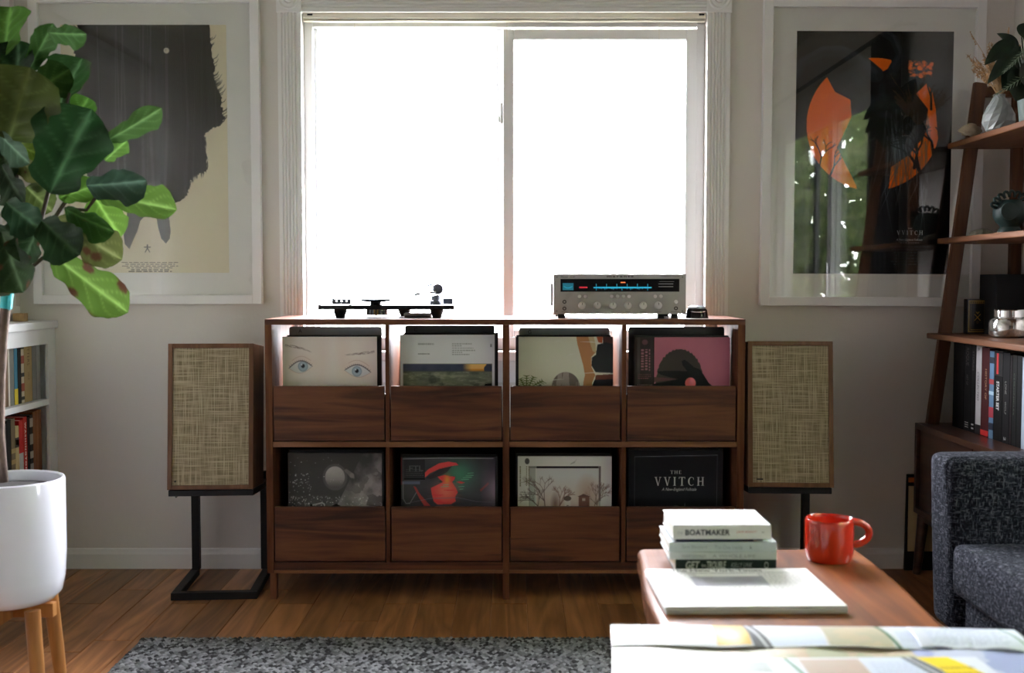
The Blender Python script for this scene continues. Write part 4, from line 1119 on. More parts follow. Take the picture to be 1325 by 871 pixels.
# small tapered gadget
gd = thing('brush_holder', 'small black tapered device with a silver oval top right of the receiver', 'gadget', (px(903.5, 3.62), 3.645, tz))
MB().lathe([(.0385, 0), (.037, .003), (.033, .026), (.030, .030), (0, .030)], (px(903.5, 3.62), 3.645, tz), 28, sy=.8).build('base', BLACKG, gd, smooth='auto')
MB().lathe([(.0285, .0302), (.027, .036), (.020, .040), (0, .041)], (px(903.5, 3.62), 3.645, tz), 28, sy=.8).build('oval_top', mat('satin_silver', (.42, .46, .55, 1), .3, metal=.8), gd, smooth='auto')
MB().tube([(px(903.5, 3.62) + .030 * math.cos(a), 3.645 + .0265 * math.sin(a), tz + .0245 - .005 * math.cos((a + PI / 2) * 1.2)) for a in np.linspace(-PI + .35, -.35, 16)], .0024, 6).build('chrome_band', CHROME, gd, smooth=True)
# ------------------------------------------------------------------ framed prints
FRAME = mat('frame_white', (.80, .80, .80, 1), .45, var=.01)
MATB = mat('mat_board', (.80, .79, .77, 1), .9, var=.01)
PGLASS = glass('picture_glass', (.985, .99, .985, 1), .036)
def art_forest():
    c = Canvas(230, 346, (226, 217, 190))
    c.mix(c.noise(3, 3, 1), (218, 208, 182), .5)
    P = lambda l: [((x / 2.075 - 85) / 212.0, (y / 2.075 - 32) / 321.0) for x, y in l]
    edge = [(224, 60), (572, 60), (574, 96), (580, 150), (584, 200), (590, 232), (600, 252), (603, 290), (608, 318), (596, 334), (580, 340), (562, 350), (556, 352), (559, 400), (563, 452), (548, 462), (530, 468), (520, 476), (512, 500), (508, 520), (490, 536), (472, 545), (440, 530), (380, 548), (330, 545), (290, 520), (262, 500), (240, 470), (222, 400), (198, 300), (206, 200), (214, 140)]
    rg = random.Random(5); rag = []
    for i in range(len(edge)):
        (x0, y0), (x1, y1) = edge[i], edge[(i + 1) % len(edge)]
        for k in range(8):
            t = k / 8; j = 0 if (i == 0 or y0 < 66) else 3.4
            rag.append((x0 + (x1 - x0) * t + rg.uniform(-j, j), y0 + (y1 - y0) * t + rg.uniform(-j, j)))
    m = c.pmask(P(rag)); c.mix(m, (34, 35, 37)); c.mix(m * c.noise(3, 3, 4), (24, 25, 27), .8)
    keep = c.a.copy()
    for k in range(46):
        u = rg.uniform(.1, 1); w = rg.uniform(.004, .018); dk = rg.random() < .6
        c.line([(u, -.02), (u + rg.uniform(-.02, .02), .4), (u + rg.uniform(-.04, .04), .85)], [w * .6, w, w], (16, 16, 18) if dk else (74, 74, 76), rg.uniform(.35, .85))
        for _ in range(4):
            v = rg.uniform(.0, .6); s = rg.choice((-1, 1)); c.line([(u, v), (u + s * .05, v - .03), (u + s * .09, v - .06)], [.006, .004, .001], (24, 24, 26), .6)
    c.a = keep * (1 - m[..., None]) + c.a * m[..., None]
    c.ell(*P([(457, 135)])[0], .019, None, (206, 202, 186), 1, .15); c.ell(P([(455, 133)])[0][0], P([(455, 133)])[0][1], .008, None, (176, 172, 158), .7, .4)
    for _ in range(70):
        i = rg.randrange(2, len(edge) - 14); x, y = edge[i]; x2, y2 = edge[i + 1]; t = rg.random(); x, y = x + (x2 - x) * t, y + (y2 - y) * t
        a = rg.uniform(-.9, .9); L_ = rg.uniform(5, 15)
        if y < 360: c.line(P([(x - 2, y), (x + L_ * .7, y - L_ * .5), (x + L_ * 1.1, y - L_ * 1.2)]), [.005, .003, .001], (40, 40, 42), .8)
        else: c.line(P([(x, y - 2), (x + a * 3, y + L_)]), [.006, .001], (40, 40, 42), .8)
    c.line(P([(228, 78), (216, 72), (206, 70)]), [.008, .004, .002], (44, 44, 46)); c.line(P([(220, 74), (210, 66)]), [.004, .002], (44, 44, 46))
    for sp in ([(348, 545), (402, 556), (398, 572), (380, 592), (372, 618), (362, 640), (350, 668), (338, 655), (335, 630), (342, 600)], [(405, 558), (455, 548), (458, 590), (461, 620), (458, 640), (448, 653), (436, 640), (428, 610), (424, 585)]):
        c.poly(P(sp), (80, 77, 74))
    sx, sy = P([(398, 665)])[0]
    c.line([(sx, sy - .012), (sx, sy + .004)], .008, (74, 70, 60)); c.line([(sx - .018, sy - .003), (sx + .018, sy - .003)], .005, (74, 70, 60)); c.line([(sx, sy), (sx - .013, sy + .017)], .005, (74, 70, 60)); c.line([(sx, sy), (sx + .013, sy + .017)], .005, (74, 70, 60))
    c.lines_of_text(P([(320, 0)])[0][0], P([(0, 704)])[0][1], P([(490, 0)])[0][0], P([(0, 733)])[0][1], 6, (78, 72, 60), .75, 8, .45, True, .5)
    return c
def art_moonwood():
    """plain stand-in: a low orange moon behind a black old tree with hanging moss"""
    c = Canvas(220, 346, (13, 14, 16))
    c.mix(c.noise(3, 4, 2), (8, 9, 11), .8)
    u = lambda x: (x - 1026) / 201.0; v = lambda y: (y - 40) / 314.5
    P = lambda l: [(u(x), v(y)) for x, y in l]
    n = 60
    c.poly(P([(1126 + 86 * math.cos(2 * PI * k / n), 160 + 86 * math.sin(2 * PI * k / n)) for k in range(n)]), (250, 112, 18))
    c.mix(c.pmask(P([(1126 + 86 * math.cos(2 * PI * k / n), 160 + 86 * math.sin(2 * PI * k / n)) for k in range(n)])) * c.noise(5, 6, 4), (236, 92, 12), .5)
    D = (9, 10, 12)
    c.poly(P([(1060, 60), (1100, 66), (1130, 96), (1160, 78), (1200, 100), (1180, 120), (1196, 140), (1192, 175), (1172, 200), (1150, 215), (1146, 260), (1150, 360), (1110, 360), (1106, 240), (1080, 190), (1098, 150), (1096, 128), (1076, 118), (1066, 100)]), D)
    c.poly(P([(1000, 40), (1112, 40), (1113, 74), (1100, 80), (1072, 96), (1060, 100), (1048, 120), (1030, 150), (1000, 160)]), D)
    c.poly(P([(1140, 40), (1240, 40), (1240, 80), (1205, 92), (1190, 82), (1165, 84), (1150, 90)]), (10, 11, 13))
    c.poly(P([(1196, 96), (1226, 90), (1228, 360), (1216, 360), (1212, 200), (1206, 140)]), D)
    # two great sweeping boughs with ribbed bark
    for pts, w in ((P([(1128, 96), (1108, 78), (1085, 66), (1060, 66), (1035, 80), (1020, 105)]), .10), (P([(1150, 90), (1160, 70), (1150, 50), (1130, 36)]), .07)):
        c.line(pts, [w * (1 - .1 * k) for k in range(len(pts))], (24, 28, 34))
        c.line([(p[0], p[1] - .012) for p in pts], [w * .3] * len(pts), (52, 58, 66), .45)
        for i in range(len(pts) - 1):
            for k in range(8):
                t = k / 8; x = pts[i][0] + (pts[i + 1][0] - pts[i][0]) * t; y = pts[i][1] + (pts[i + 1][1] - pts[i][1]) * t
                c.line([(x - .012, y - .028), (x + .012, y + .024)], .004, (58, 64, 72), .35)
    rg = random.Random(9)
    for k in range(26):
        c.ell(u(rg.uniform(1098, 1180)), v(rg.uniform(92, 150)), rg.uniform(.03, .08), rg.uniform(.015, .04), (30 + rg.randrange(12), 34 + rg.randrange(12), 40 + rg.randrange(12)), .5, .5)
    for k in range(70):
        x = rg.uniform(1138, 1196); y0 = rg.uniform(140, 210); y1 = y0 + rg.uniform(50, 120)
        c.line(P([(x, y0), (x + rg.uniform(-4, 8), (y0 + y1) / 2), (x + rg.uniform(-18, 16), y1)]), [.010, .008, .002], (84, 92, 98), rg.uniform(.15, .5))
    def br(x, y, a, L_, w, k, col):
        if k == 0: return
        q = (x + L_ * math.cos(a), y + L_ * math.sin(a)); c.line(P([(x, y), q]), [w, w * .7], col, 1)
        for _ in range(2): br(q[0], q[1], a + rg.uniform(-.8, .8), L_ * rg.uniform(.65, .85), w * .68, k - 1, col)
    for x, y, a, L_, w, k in ((1196, 240, -2.0, 26, .03, 6), (1206, 240, -1.5, 26, .04, 6), (1180, 216, -1.4, 20, .02, 5), (1072, 226, -1.2, 13, .012, 5), (1058, 214, -1.4, 12, .010, 5), (1200, 140, -1.6, 16, .016, 5), (1190, 96, -1.2, 10, .012, 4)):
        br(x, y, a, L_, w, k, (12, 13, 15))
    c.speck(60, (u(1170), v(78), u(1200), v(98)), .02, (246, 108, 20), 2)
    c.lines_of_text(u(1148), v(318), u(1206), v(345), 7, (44, 56, 60), .8, 3, .4, True)
    c.lines_of_text(u(1164), v(313), u(1190), v(317), 1, (92, 94, 96), .8, 3, 0, True)
    return c
def picture(label, fx0, fx1, fy0, fy1, px0, px1, py0, py1, art, roll=0):
    Yf = YB - .032; Yw = YB - .001
    x0, x1, z1, z0 = px(fx0, Yf), px(fx1, Yf), pz(fy0, Yf), pz(fy1, Yf)
    cx, cz = (x0 + x1) / 2, (z0 + z1) / 2
    p = thing('framed_print', label, 'picture', (cx, YB, cz), None, (0, roll, 0))
    L0, L1, B0, B1 = x0 - cx, x1 - cx, z0 - cz, z1 - cz; w = .031; d0, d1 = -.032, -.002
    for q in ((L0, L0 + w, B0, B1), (L1 - w, L1, B0, B1), (L0 + w, L1 - w, B0, B0 + w), (L0 + w, L1 - w, B1 - w, B1)):
        pass
    f = MB()
    f.box(L0, L0 + w, d0, d1, B0, B1).box(L1 - w, L1, d0, d1, B0, B1).box(L0 + w, L1 - w, d0, d1, B0, B0 + w).box(L0 + w, L1 - w, d0, d1, B1 - w, B1)
    f.build('frame', FRAME, p, local=True, bevel=.0012)
    MB().box(L0 + w, L1 - w, -.013, -.004, B0 + w, B1 - w).build('mat_board', MATB, p, local=True)
    Yp = YB - .015
    a0, a1, t1, t0 = px(px0, Yp) - cx, px(px1, Yp) - cx, pz(py0, Yp) - cz, pz(py1, Yp) - cz
    pr = sheet('print', art, PRINT, p, (a0, -.0136, t1), (a1 - a0, 0, 0), (0, 0, t0 - t1))
    MB().box(L0 + w, L1 - w, -.0205, -.0200, B0 + w, B1 - w).build('glazing', PGLASS, p, local=True)
    return p, a0, a1, t0, t1
picture('large white framed print of a ragged dark forest and small moon on cream paper', 43.5, 338.5, -9, 393.5, 85, 297, 32, 353, art_forest())
p2, a0, a1, t0, t1 = picture('large white framed dark print with an orange moon, right of the window', 984.5, 1268.5, -3, 396, 1026.3, 1227, 40.3, 354.5, art_moonwood(), math.radians(.25))
def pt(f, s, x0, x1, y0, y1, m, **k):
    ux = lambda x: a0 + (a1 - a0) * (x - 1026) / 201.0; uz = lambda y: t1 + (t0 - t1) * (y - 40) / 314.5
    f(s, m, p2, (ux(x0), -.0142, uz(y1)), (ux(x1) - ux(x0), 0, 0), (0, 0, uz(y0) - uz(y1)), **k)
SILV = mat('silver_ink', (.34, .36, .37, 1), .6)
pt(serif_text, 'THE', 1173.5, 1178.8, 294, 295.8, SILV); pt(serif_text, 'VVITCH', 1159, 1192.8, 297.6, 303.2, SILV, gap=.34)
pt(text, 'A New-England Folktale', 1158.5, 1192.5, 308.0, 311.8, SILV, shear=.35)

# ------------------------------------------------------------------ books
def book(label, t, h, d, col, group=None, ink=None, words=None, span=(.1, .9), tall=.55, bands=(), paper=PAPER, rough=.5, name='book', soft=True):
    """upright book: thickness along X, spine facing -Y, height Z; returns its root"""
    b = thing(name, label, 'book', (0, 0, 0), group)
    m = mat('cover_%d_%d_%d' % col, C(*col), rough, var=.06, vscale=40, spec=.2)
    k = .0012 if soft else .0022
    c = MB(); c.box(0, k, 0, d, 0, h); c.box(t - k, t, 0, d, 0, h); c.box(k, t - k, 0, k, 0, h)
    c.build('cover', m, b, local=True, bevel=.0004, seg=1)
    MB().box(k, t - k, k, d - .002, .002, h - .002).build('pages', paper, b, local=True)
    for z0, z1, bc in bands:
        MB().box(.0, t, -.0006, .0004, h * z0, h * z1).build('spine_band', mat('band_%d_%d_%d' % bc, C(*bc), .5), b, local=True)
    if words:
        im = mat('ink_%d_%d_%d' % ink, C(*ink), .6)
        n = len(words)
        for (s, a, e, kw) in words:
            tl = kw.pop('tall', tall); of = kw.pop('off', .5); im2 = im
            if 'ink' in kw: q = kw.pop('ink'); im2 = mat('ink_%d_%d_%d' % q, C(*q), .6)
            H = t * tl
            text(s, im2, b, (t * of - H / 2, -.0012, h * (1 - a)), (0, 0, -h * (e - a)), (H, 0, 0), **kw)
    return b

# ------------------------------------------------------------------ white bookcase on the left wall
BX = -1.603                                   # its face
BW = mat('bookcase_paint', (.78, .80, .81, 1), .4, var=.01, vscale=3)
bc = thing('white_bookcase', 'white painted bookcase along the left wall behind the planter', 'bookcase', (BX - .06, 3.0, 0))
BY0, BY1 = 2.0, YB - .001
z_top = pz(414.5, 3.93); z_lip = z_top - .027
MB().box(XL + .001, BX + .012, BY0, BY1, z_lip, z_top).build('top', BW, bc, bevel=.004)
zo1, zs1, zs0 = z_lip - .052, pz(516, 3.864), pz(523.5, 3.864)
YS = 3.866
MB().box(BX - .012, BX, YS, BY1, 0, z_lip).build('stile', BW, bc, bevel=.001)
MB().box(BX - .012, BX, BY0, BY0 + .06, 0, z_lip).build('stile', BW, bc, bevel=.001)
MB().box(BX - .012, BX, BY0 + .06, YS, zo1, z_lip).build('top_rail', BW, bc, bevel=.001)
MB().box(XL + .016, BX - .001, BY0 + .02, YS, zs0, zs1).build('shelf', BW, bc, bevel=.001)
zb0 = .09
MB().box(XL + .016, BX - .001, BY0 + .02, YS, zb0 - .02, zb0).build('shelf', BW, bc)
zs2 = zs0 - .322
MB().box(XL + .016, BX - .001, BY0 + .02, YS, zs2 - .02, zs2).build('shelf', BW, bc)
MB().box(BX - .012, BX, BY0 + .06, YS, 0, zb0 - .02).build('plinth', BW, bc)
MB().box(XL + .001, XL + .014, BY0, BY1, 0, z_lip).build('back_panel', BW, bc)
for q in (BY1 - .02, BY0): MB().box(XL + .016, BX - .013, q, q + .019, 0, z_lip).build('side_panel', BW, bc)
# books: (thickness, height, colour, label, extras); first stands nearest the back wall
def row_left(specs, y, z, X, hs=1):
    for sp in specs:
        t, h, col, lab = sp[:4]; kw = sp[4] if len(sp) > 4 else {}
        y -= t + .0012
        b = book(lab, t, h * hs, .079, col, **kw)
        b.location = (X, y, z + .0008); b.rotation_euler = (0, 0, PI / 2)
        if kw.get('gap'): y -= kw['gap']
XB = BX - .026
row_left([
    (.030, .262, (150, 150, 152), 'pale grey book at the far end of the upper shelf of the white bookcase'),
    (.034, .258, (128, 128, 128), 'mid grey book second from the far end of the upper shelf of the white bookcase'),
    (.060, .254, (166, 142, 96), 'thick tan book with worn brown spine on the upper shelf of the white bookcase', dict(ink=(96, 66, 40), words=[('LETTERS', .1, .45, {'tall': .3}), ('VOL II', .55, .66, {'tall': .2})])),
    (.022, .250, (196, 184, 160), 'cream book with red and black bars beside the thick tan book', dict(bands=[(.82, .9, (20, 20, 20)), (.6, .72, (150, 60, 40)), (.4, .46, (20, 20, 20)), (.18, .3, (150, 60, 40)), (.05, .1, (20, 20, 20))])),
    (.026, .252, (16, 16, 18), 'black book between the cream barred one and the blue one, upper left shelf'),
    (.024, .248, (62, 122, 148), 'blue book with a yellow foot on the upper shelf of the white bookcase', dict(bands=[(0, .24, (222, 198, 40))])),
    (.030, .262, (120, 122, 116), 'grey-green book beside the blue one on the upper left shelf'),
    (.012, .256, (210, 206, 196), 'thin white book left of the grey-green one, upper left shelf'),
    (.024, .262, (120, 98, 78), 'brown book behind the fig trunk on the upper left shelf'),
    (.034, .25, (176, 168, 152), 'beige book behind the fig trunk on the upper left shelf'),
], 3.86, zs1, XB, .88)
row_left([
    (.020, .305, (128, 82, 54), 'brown leather book at the far end of the lower shelf of the white bookcase'),
    (.022, .306, (142, 92, 62), 'second brown leather book from the far end, lower left shelf'),
    (.024, .304, (134, 86, 56), 'third brown leather book, beside the patterned black and white one'),
    (.024, .296, (30, 30, 30), 'black and white patterned book on the lower shelf of the white bookcase', dict(bands=[(.86, .96, (170, 164, 150)), (.66, .78, (150, 146, 134)), (.5, .58, (170, 164, 150)), (.34, .44, (150, 146, 134)), (.2, .28, (160, 156, 144)), (.05, .14, (170, 164, 150))])),
    (.020, .290, (18, 18, 18), 'plain black book between the patterned book and the red lettered one'),
    (.030, .295, (178, 40, 36), 'red book with white upright lettering and a black foot, lower left shelf', dict(ink=(230, 224, 214), words=[('WASHINGTON', .06, .62, {'tall': .34, 'bold': .03, 'space': 1.3})], bands=[(0, .30, (26, 24, 24))])),
    (.030, .287, (190, 44, 44), 'red book with a white middle and navy foot, lower left shelf', dict(bands=[(.12, .62, (206, 206, 206)), (0, .12, (38, 46, 78))])),
    (.026, .272, (186, 170, 126), 'yellowish book with a black square mark, lower left shelf', dict(bands=[(.74, .86, (40, 36, 30)), (.77, .83, (186, 170, 126))])),
    (.030, .30, (112, 98, 76), 'olive brown book with pale bands, lower left shelf', dict(bands=[(.62, .67, (160, 140, 90)), (.5, .55, (160, 140, 90)), (.4, .44, (160, 140, 90))])),
    (.030, .30, (20, 20, 20), 'black book left of the olive brown one, lower left shelf'),
    (.030, .29, (60, 56, 52), 'dark grey book behind the planter, lower left shelf'),
    (.034, .28, (90, 84, 74), 'drab book behind the planter, lower left shelf'),
], 3.86, zs2, XB)
w_ = thing('wooden_block', 'small pale wooden block on the white bookcase in the corner', 'block', (px(23, 3.80), 3.80, z_top))
MB().box(px(16, 3.8), px(30.3, 3.8), 3.80, 3.835, z_top + .0005, z_top + .028).build('block', mat('pale_wood', (.50, .31, .14, 1), .6, var=.15, vscale=60), w_, bevel=.001)

# ------------------------------------------------------------------ potted fiddle leaf fig
FY = 2.60
POTC = (px(4.5, FY), FY)
fig = thing('potted_fig', 'fiddle leaf fig with broad leaves in a white planter on wooden legs', 'plant', (POTC[0], POTC[1], 0))
ptop, pbot = pz(619, FY), pz(779, FY); H = ptop - pbot; PR = .1265
GLAZE = mat('white_glaze', (.77, .79, .87, 1), .18, coat=.6, var=.01)
prof = [(0, 0), (PR * .62, 0), (PR * .80, .008), (PR * .92, .025), (PR * .975, .06), (PR, .12), (PR, H - .006), (PR * .985, H - .001), (PR * .955, H), (PR * .93, H - .004), (PR * .925, H - .05), (PR * .92, H - .06), (0, H - .06)]
MB().lathe(prof, (POTC[0], POTC[1], pbot), 56).build('pot', GLAZE, fig, smooth='auto')
MB().lathe([(PR * .918, -.03), (PR * .918, 0), (PR * .5, .006), (0, .004)], (POTC[0], POTC[1], ptop - .026), 32).build('soil', mat('dark_soil', (.015, .012, .010, 1), .95, bump=1, bscale=120, var=.4, vscale=80), fig, smooth=True)
stand = MB().box(POTC[0] - .105, POTC[0] + .105, FY - .012, FY + .012, pbot - .034, pbot - .001).box(POTC[0] - .012, POTC[0] + .012, FY - .105, FY - .012, pbot - .034, pbot - .001).box(POTC[0] - .012, POTC[0] + .012, FY + .012, FY + .105, pbot - .034, pbot - .001).build('plant_stand', LEGW, fig, bevel=.002)
for k in range(4):
    a = PI / 4 + k * PI / 2 + .12
    p0 = Vector((POTC[0] + .100 * math.cos(a), FY + .100 * math.sin(a), pbot - .002)); p1 = Vector((POTC[0] + .128 * math.cos(a), FY + .128 * math.sin(a), .0))
    MB().tube([p0, (p0 + p1) / 2, p1], [.0175, .0165, .013], 16).build('leg', LEGW, stand, smooth='auto')
BARK = mat('fig_bark', (.13, .09, .07, 1), .9, bump=.6, bscale=120, var=.25, vscale=60)
def fp(x, y, dy=0): return at(x, y, FY + dy)
MB().tube([fp(3, 624), fp(-2, 560), fp(0, 490), fp(3, 440), fp(7, 400), fp(11, 360), fp(22, 330), fp(36, 318), fp(45, 305)], [.014, .013, .012, .0115, .011, .010, .008, .006, .005], 12).build('trunk', BARK, fig, smooth=True)
STEM = mat('dark_stem', (.05, .032, .022, 1), .8, bump=.4, bscale=150)
for pts, r in (([fp(10, 365), fp(18, 300, .02), fp(22, 240, .03), fp(15, 190, .03), fp(12, 120, .02), fp(14, 60, .02)], .007), ([fp(36, 318), fp(52, 290), fp(62, 250), fp(64, 220), fp(80, 160), fp(90, 120)], .005),
               ([fp(30, 355), fp(42, 345), fp(55, 334), fp(72, 330)], .0045), ([fp(52, 290), fp(72, 280), fp(84, 262), fp(92, 250)], .005), ([fp(84, 270), fp(112, 272), fp(122, 258), fp(132, 252)], .004), ([fp(64, 225), fp(100, 205), fp(140, 180)], .0035)):
    MB().tube(pts, [r] * (len(pts) - 1) + [r * .6], 8).build('branch', STEM, fig, smooth=True)
TEAL = mat('teal_tape', (.02, .42, .46, 1), .5)
MB().tube([fp(7.5, 399), fp(9.5, 378)], .0135, 14).build('tape', TEAL, fig, smooth='auto')
MB().add([fp(10, 384, -.014), fp(14, 388, -.016), fp(13, 402, -.015), fp(9, 400, -.014), fp(10, 384, -.012), fp(14, 388, -.013), fp(13, 402, -.012), fp(9, 400, -.012)], [(0, 1, 2, 3), (7, 6, 5, 4), (0, 4, 5, 1), (1, 5, 6, 2), (2, 6, 7, 3), (3, 7, 4, 0)]).build('tape', TEAL, fig)

LEAF, nt, b_ = nmat('fig_leaf'); N, L = nt.nodes, nt.links
a_ = N.new('ShaderNodeAttribute'); a_.attribute_name = 'Col'
L.new(a_.outputs['Color'], b_.inputs['Base Color']); b_.inputs['Roughness'].default_value = .45; b_.inputs['Specular IOR Level'].default_value = .16; b_.inputs['Coat Weight'].default_value = .03; b_.inputs['Coat Roughness'].default_value = .2
hs = N.new('ShaderNodeHueSaturation'); hs.inputs['Value'].default_value = .62; hs.inputs['Saturation'].default_value = .95; L.new(a_.outputs['Color'], hs.inputs['Color'])
tl = N.new('ShaderNodeBsdfTranslucent'); L.new(hs.outputs[0], tl.inputs[0])
mx = N.new('ShaderNodeMixShader'); mx.inputs[0].default_value = .22; L.new(b_.outputs[0], mx.inputs[1]); L.new(tl.outputs[0], mx.inputs[2]); L.new(mx.outputs[0], N['Material Output'].inputs[0])
PROF = [(0, .02), (.04, .12), (.10, .235), (.2, .315), (.33, .315), (.5, .385), (.66, .47), (.8, .48), (.9, .385), (.96, .23), (.99, .1), (1, .0)]
def prof_w(t):
    for (a, wa), (b, wb) in zip(PROF, PROF[1:]):
        if t <= b: q = (t - a) / (b - a); q = q * q * (3 - 2 * q) if a > .05 else q; return wa + (wb - wa) * q
    return 0
def leaf(bx, by, tx_, ty_, wpx, db=0, dt=0, col=(36, 66, 26), roll=0, fold=.25, curl=.12, wave=.05, brown=0, seed=0, yaw=0):
    """one leaf from its stalk end to its tip, both given where they hang in the plant"""
    rg = random.Random(seed + int(bx * 7 + by * 13))
    B, T = fp(bx, by, db), fp(tx_, ty_, dt)
    Ln = (T - B).length * 1.04; W = wpx * 1.12 / FPX * FY
    u = (T - B).normalized(); n = Vector((0, -1, 0)); n = (n - u * n.dot(u)).normalized(); w = u.cross(n)
    n, w = n * math.cos(roll) + w * math.sin(roll), w * math.cos(roll) - n * math.sin(roll)
    if abs(math.cos(roll)) > .3: W = W / max(.5, abs(math.cos(roll)))
    nx, ny = 18, 48
    V, Cc = [], []
    ph = rg.uniform(0, 6)
    spots = []
    for k in range(brown): spots.append((rg.uniform(.15, .98), rg.choice((-1, 1)) * rg.uniform(.45, 1.0), rg.uniform(.04, .1)))
    base = np.array([lin(c) for c in col]); vein = np.array([lin(min(255, c * 1.3 + 40)) for c in col]); br = np.array([lin(c) for c in (82, 52, 36)])
    for j in range(ny + 1):
        t = j / ny; hw = prof_w(t) * W
        for i in range(nx + 1):
            s = -1 + 2 * i / nx
            e = 1 + (.05 * math.sin(t * 23 + ph + s * 2) if abs(s) > .9 else 0)
            z = abs(s) * hw * fold * 2 - curl * Ln * (t * t) + wave * Ln * math.sin(t * 13 + ph + (1.7 if s > 0 else 0)) * s * s * (hw / (W * .5 + 1e-6))
            side = (t - .42 * abs(s) * (.5 + .5 * t)) * 4.8
            fr = side - math.floor(side)
            sv = math.exp(-((min(fr, 1 - fr)) / .075) ** 2) * (1 - abs(s) * .7) * (1 if t > .05 else 0)
            mid = math.exp(-(s / .10) ** 2)
            z += -.05 * hw * mid + .10 * hw * (abs(math.sin(side * PI)) - .5) * (1 - abs(s)) * .6
            V.append(B + u * (t * Ln) + w * (s * hw * e) - n * z * -1.0)
            k = min(1, .85 * mid + .36 * sv)
            c = base * (1 - k) + vein * k
            for st, ss, sr in spots:
                dd = math.hypot((t - st), (s - ss) * .35)
                if dd < sr: q = min(1, (sr - dd) / .02); c = c * (1 - q) + br * q
            if brown and abs(s) > .93 and math.sin(t * 17 + ph) > .3: c = c * .3 + br * .7
            Cc.append((c[0], c[1], c[2], 1))
    F = [(j * (nx + 1) + i, j * (nx + 1) + i + 1, (j + 1) * (nx + 1) + i + 1, (j + 1) * (nx + 1) + i) for j in range(ny) for i in range(nx)]
    o3 = wloc(fig)
    me = bpy.data.meshes.new('leaf'); me.from_pydata([tuple(Vector(v) - o3) for v in V], [], F)
    at_ = me.color_attributes.new('Col', 'FLOAT_COLOR', 'POINT'); at_.data.foreach_set('color', np.array(Cc, np.float32).reshape(-1))
    me.materials.append(LEAF); me.update()
    for p in me.polygons: p.use_smooth = True
    o = bpy.data.objects.new('leaf', me); COL.objects.link(o); o.parent = fig
    return o
DG, MG, BG, OL, YG = (22, 42, 20), (38, 64, 28), (86, 120, 46), (60, 66, 30), (92, 94, 50)
for q in [
    (6, 72, 10, 8, 62, .0, .02, (58, 96, 30)), (22, 125, 20, 54, 52, .01, .0, DG), (36, 92, 66, 36, 26, .02, -.03, (54, 88, 40), .5), (62, 42, 107, 47, 24, -.03, -.05, (60, 96, 46), .7),
    (70, 152, 100, 74, 62, .02, .05, (38, 68, 32), -.2), (30, 128, 88, 92, 40, .0, .02, (40, 66, 24), .5), (12, 182, 34, 92, 104, -.06, -.10, (56, 68, 26), .15), (88, 170, 112, 126, 40, .03, .05, (64, 106, 32)),
    (65, 250, 112, 146, 92, -.05, -.08, (24, 54, 24), .1), (138, 182, 205, 146, 26, .0, -.03, (70, 104, 50), .6), (136, 208, 162, 182, 28, .02, .02, (92, 132, 54)), (112, 240, 183, 238, 40, -.03, -.06, (46, 70, 54), .55),  # last leaf greyed: its gloss is mixed into the colour
    (128, 254, 221, 266, 42, .02, .0, BG, -.35), (122, 254, 152, 305, 54, .05, .05, (94, 132, 46), .1), (76, 256, 124, 240, 30, -.01, .0, (78, 118, 38), .3), (84, 270, 141, 302, 34, -.01, -.02, (50, 88, 34), .5),  # first leaf: its backlighting is part of this bright green
    (70, 284, 152, 332, 50, .0, .0, (88, 96, 50), -.2, 3), (54, 286, 98, 328, 56, -.05, -.06, (30, 54, 28), 0), (52, 290, 28, 338, 46, -.03, -.05, (32, 54, 28), .2, 2), (8, 262, 48, 296, 46, -.04, -.05, (34, 62, 38), .1),
    (2, 300, 24, 374, 60, -.02, -.05, (30, 48, 22), 0, 3), (66, 329, 158, 400, 52, -.02, -.03, (88, 122, 46), -.15, 5), (18, 206, 70, 236, 36, .03, .03, YG, .3, 3), (10, 250, 4, 190, 46, .02, .0, (34, 52, 28)),
    (-2, 172, 32, 210, 30, -.06, -.08, (62, 86, 66), .3), (22, 188, 60, 204, 26, .06, .06, (116, 138, 54)), (62, 168, 92, 146, 24, .06, .06, (120, 160, 50)), (34, 242, 64, 272, 44, .03, .03, (78, 94, 42)), (0, 120, 8, 60, 60, .05, .05, (36, 60, 26)),
    (30, 300, -6, 320, 50, .02, .02, (28, 46, 24)), (10, 330, -8, 380, 50, .0, -.02, (28, 44, 22)), (44, 236, 36, 180, 40, .07, .07, (40, 62, 26)), (2, 214, 26, 262, 40, .0, -.02, (36, 52, 34), .3),
]:
    q = list(q) + [0] * (10 - len(q))
    leaf(q[0], q[1], q[2], q[3], q[4], q[5], q[6], q[7], roll=q[8], brown=int(q[9]))
# ------------------------------------------------------------------ ladder shelf against the right wall
LYF, LYN = 3.862, 2.99
ls = thing('ladder_shelf', 'leaning walnut ladder shelf with a cabinet base against the right wall', 'shelf', (1.58, 3.43, 0))
zS1, zS2, zS3, zCT = 1.487, 1.163, .838, .525
XT, XBm = px(1260, 3.85), px(1207, 3.85)
for y in (LYF - .026, LYN + .012):
    MB().bar((XT, y, pz(108.5, 3.85)), (XBm, y, zCT), .041, .024, (0, 1, 0)).build('leaning_post', TEAK_Z, ls, bevel=.002)
    MB().box(1.698, 1.735, y - .012, y + .012, zCT, pz(108.5, 3.85)).build('rear_post', TEAK_Z, ls, bevel=.002)
    MB().box(XT + .01, 1.70, y - .009, y + .009, pz(127, 3.85), pz(113, 3.85)).build('cross_bar', TEAK, ls, bevel=.001)
for zt, xf in ((zS1, 1.492), (zS2, 1.462), (zS3, 1.432)):
    MB().box(xf, 1.738, LYN - .04, LYF + .006, zt - .019, zt).build('shelf_board', TEAK, ls, bevel=.004, seg=3)
CW = wood('dark_cabinet', (.035, .013, .008, 1), (.075, .030, .017, 1), (.015, .007, .004, 1), 'y', 1.0, .28, coat=.3, knots=.4)
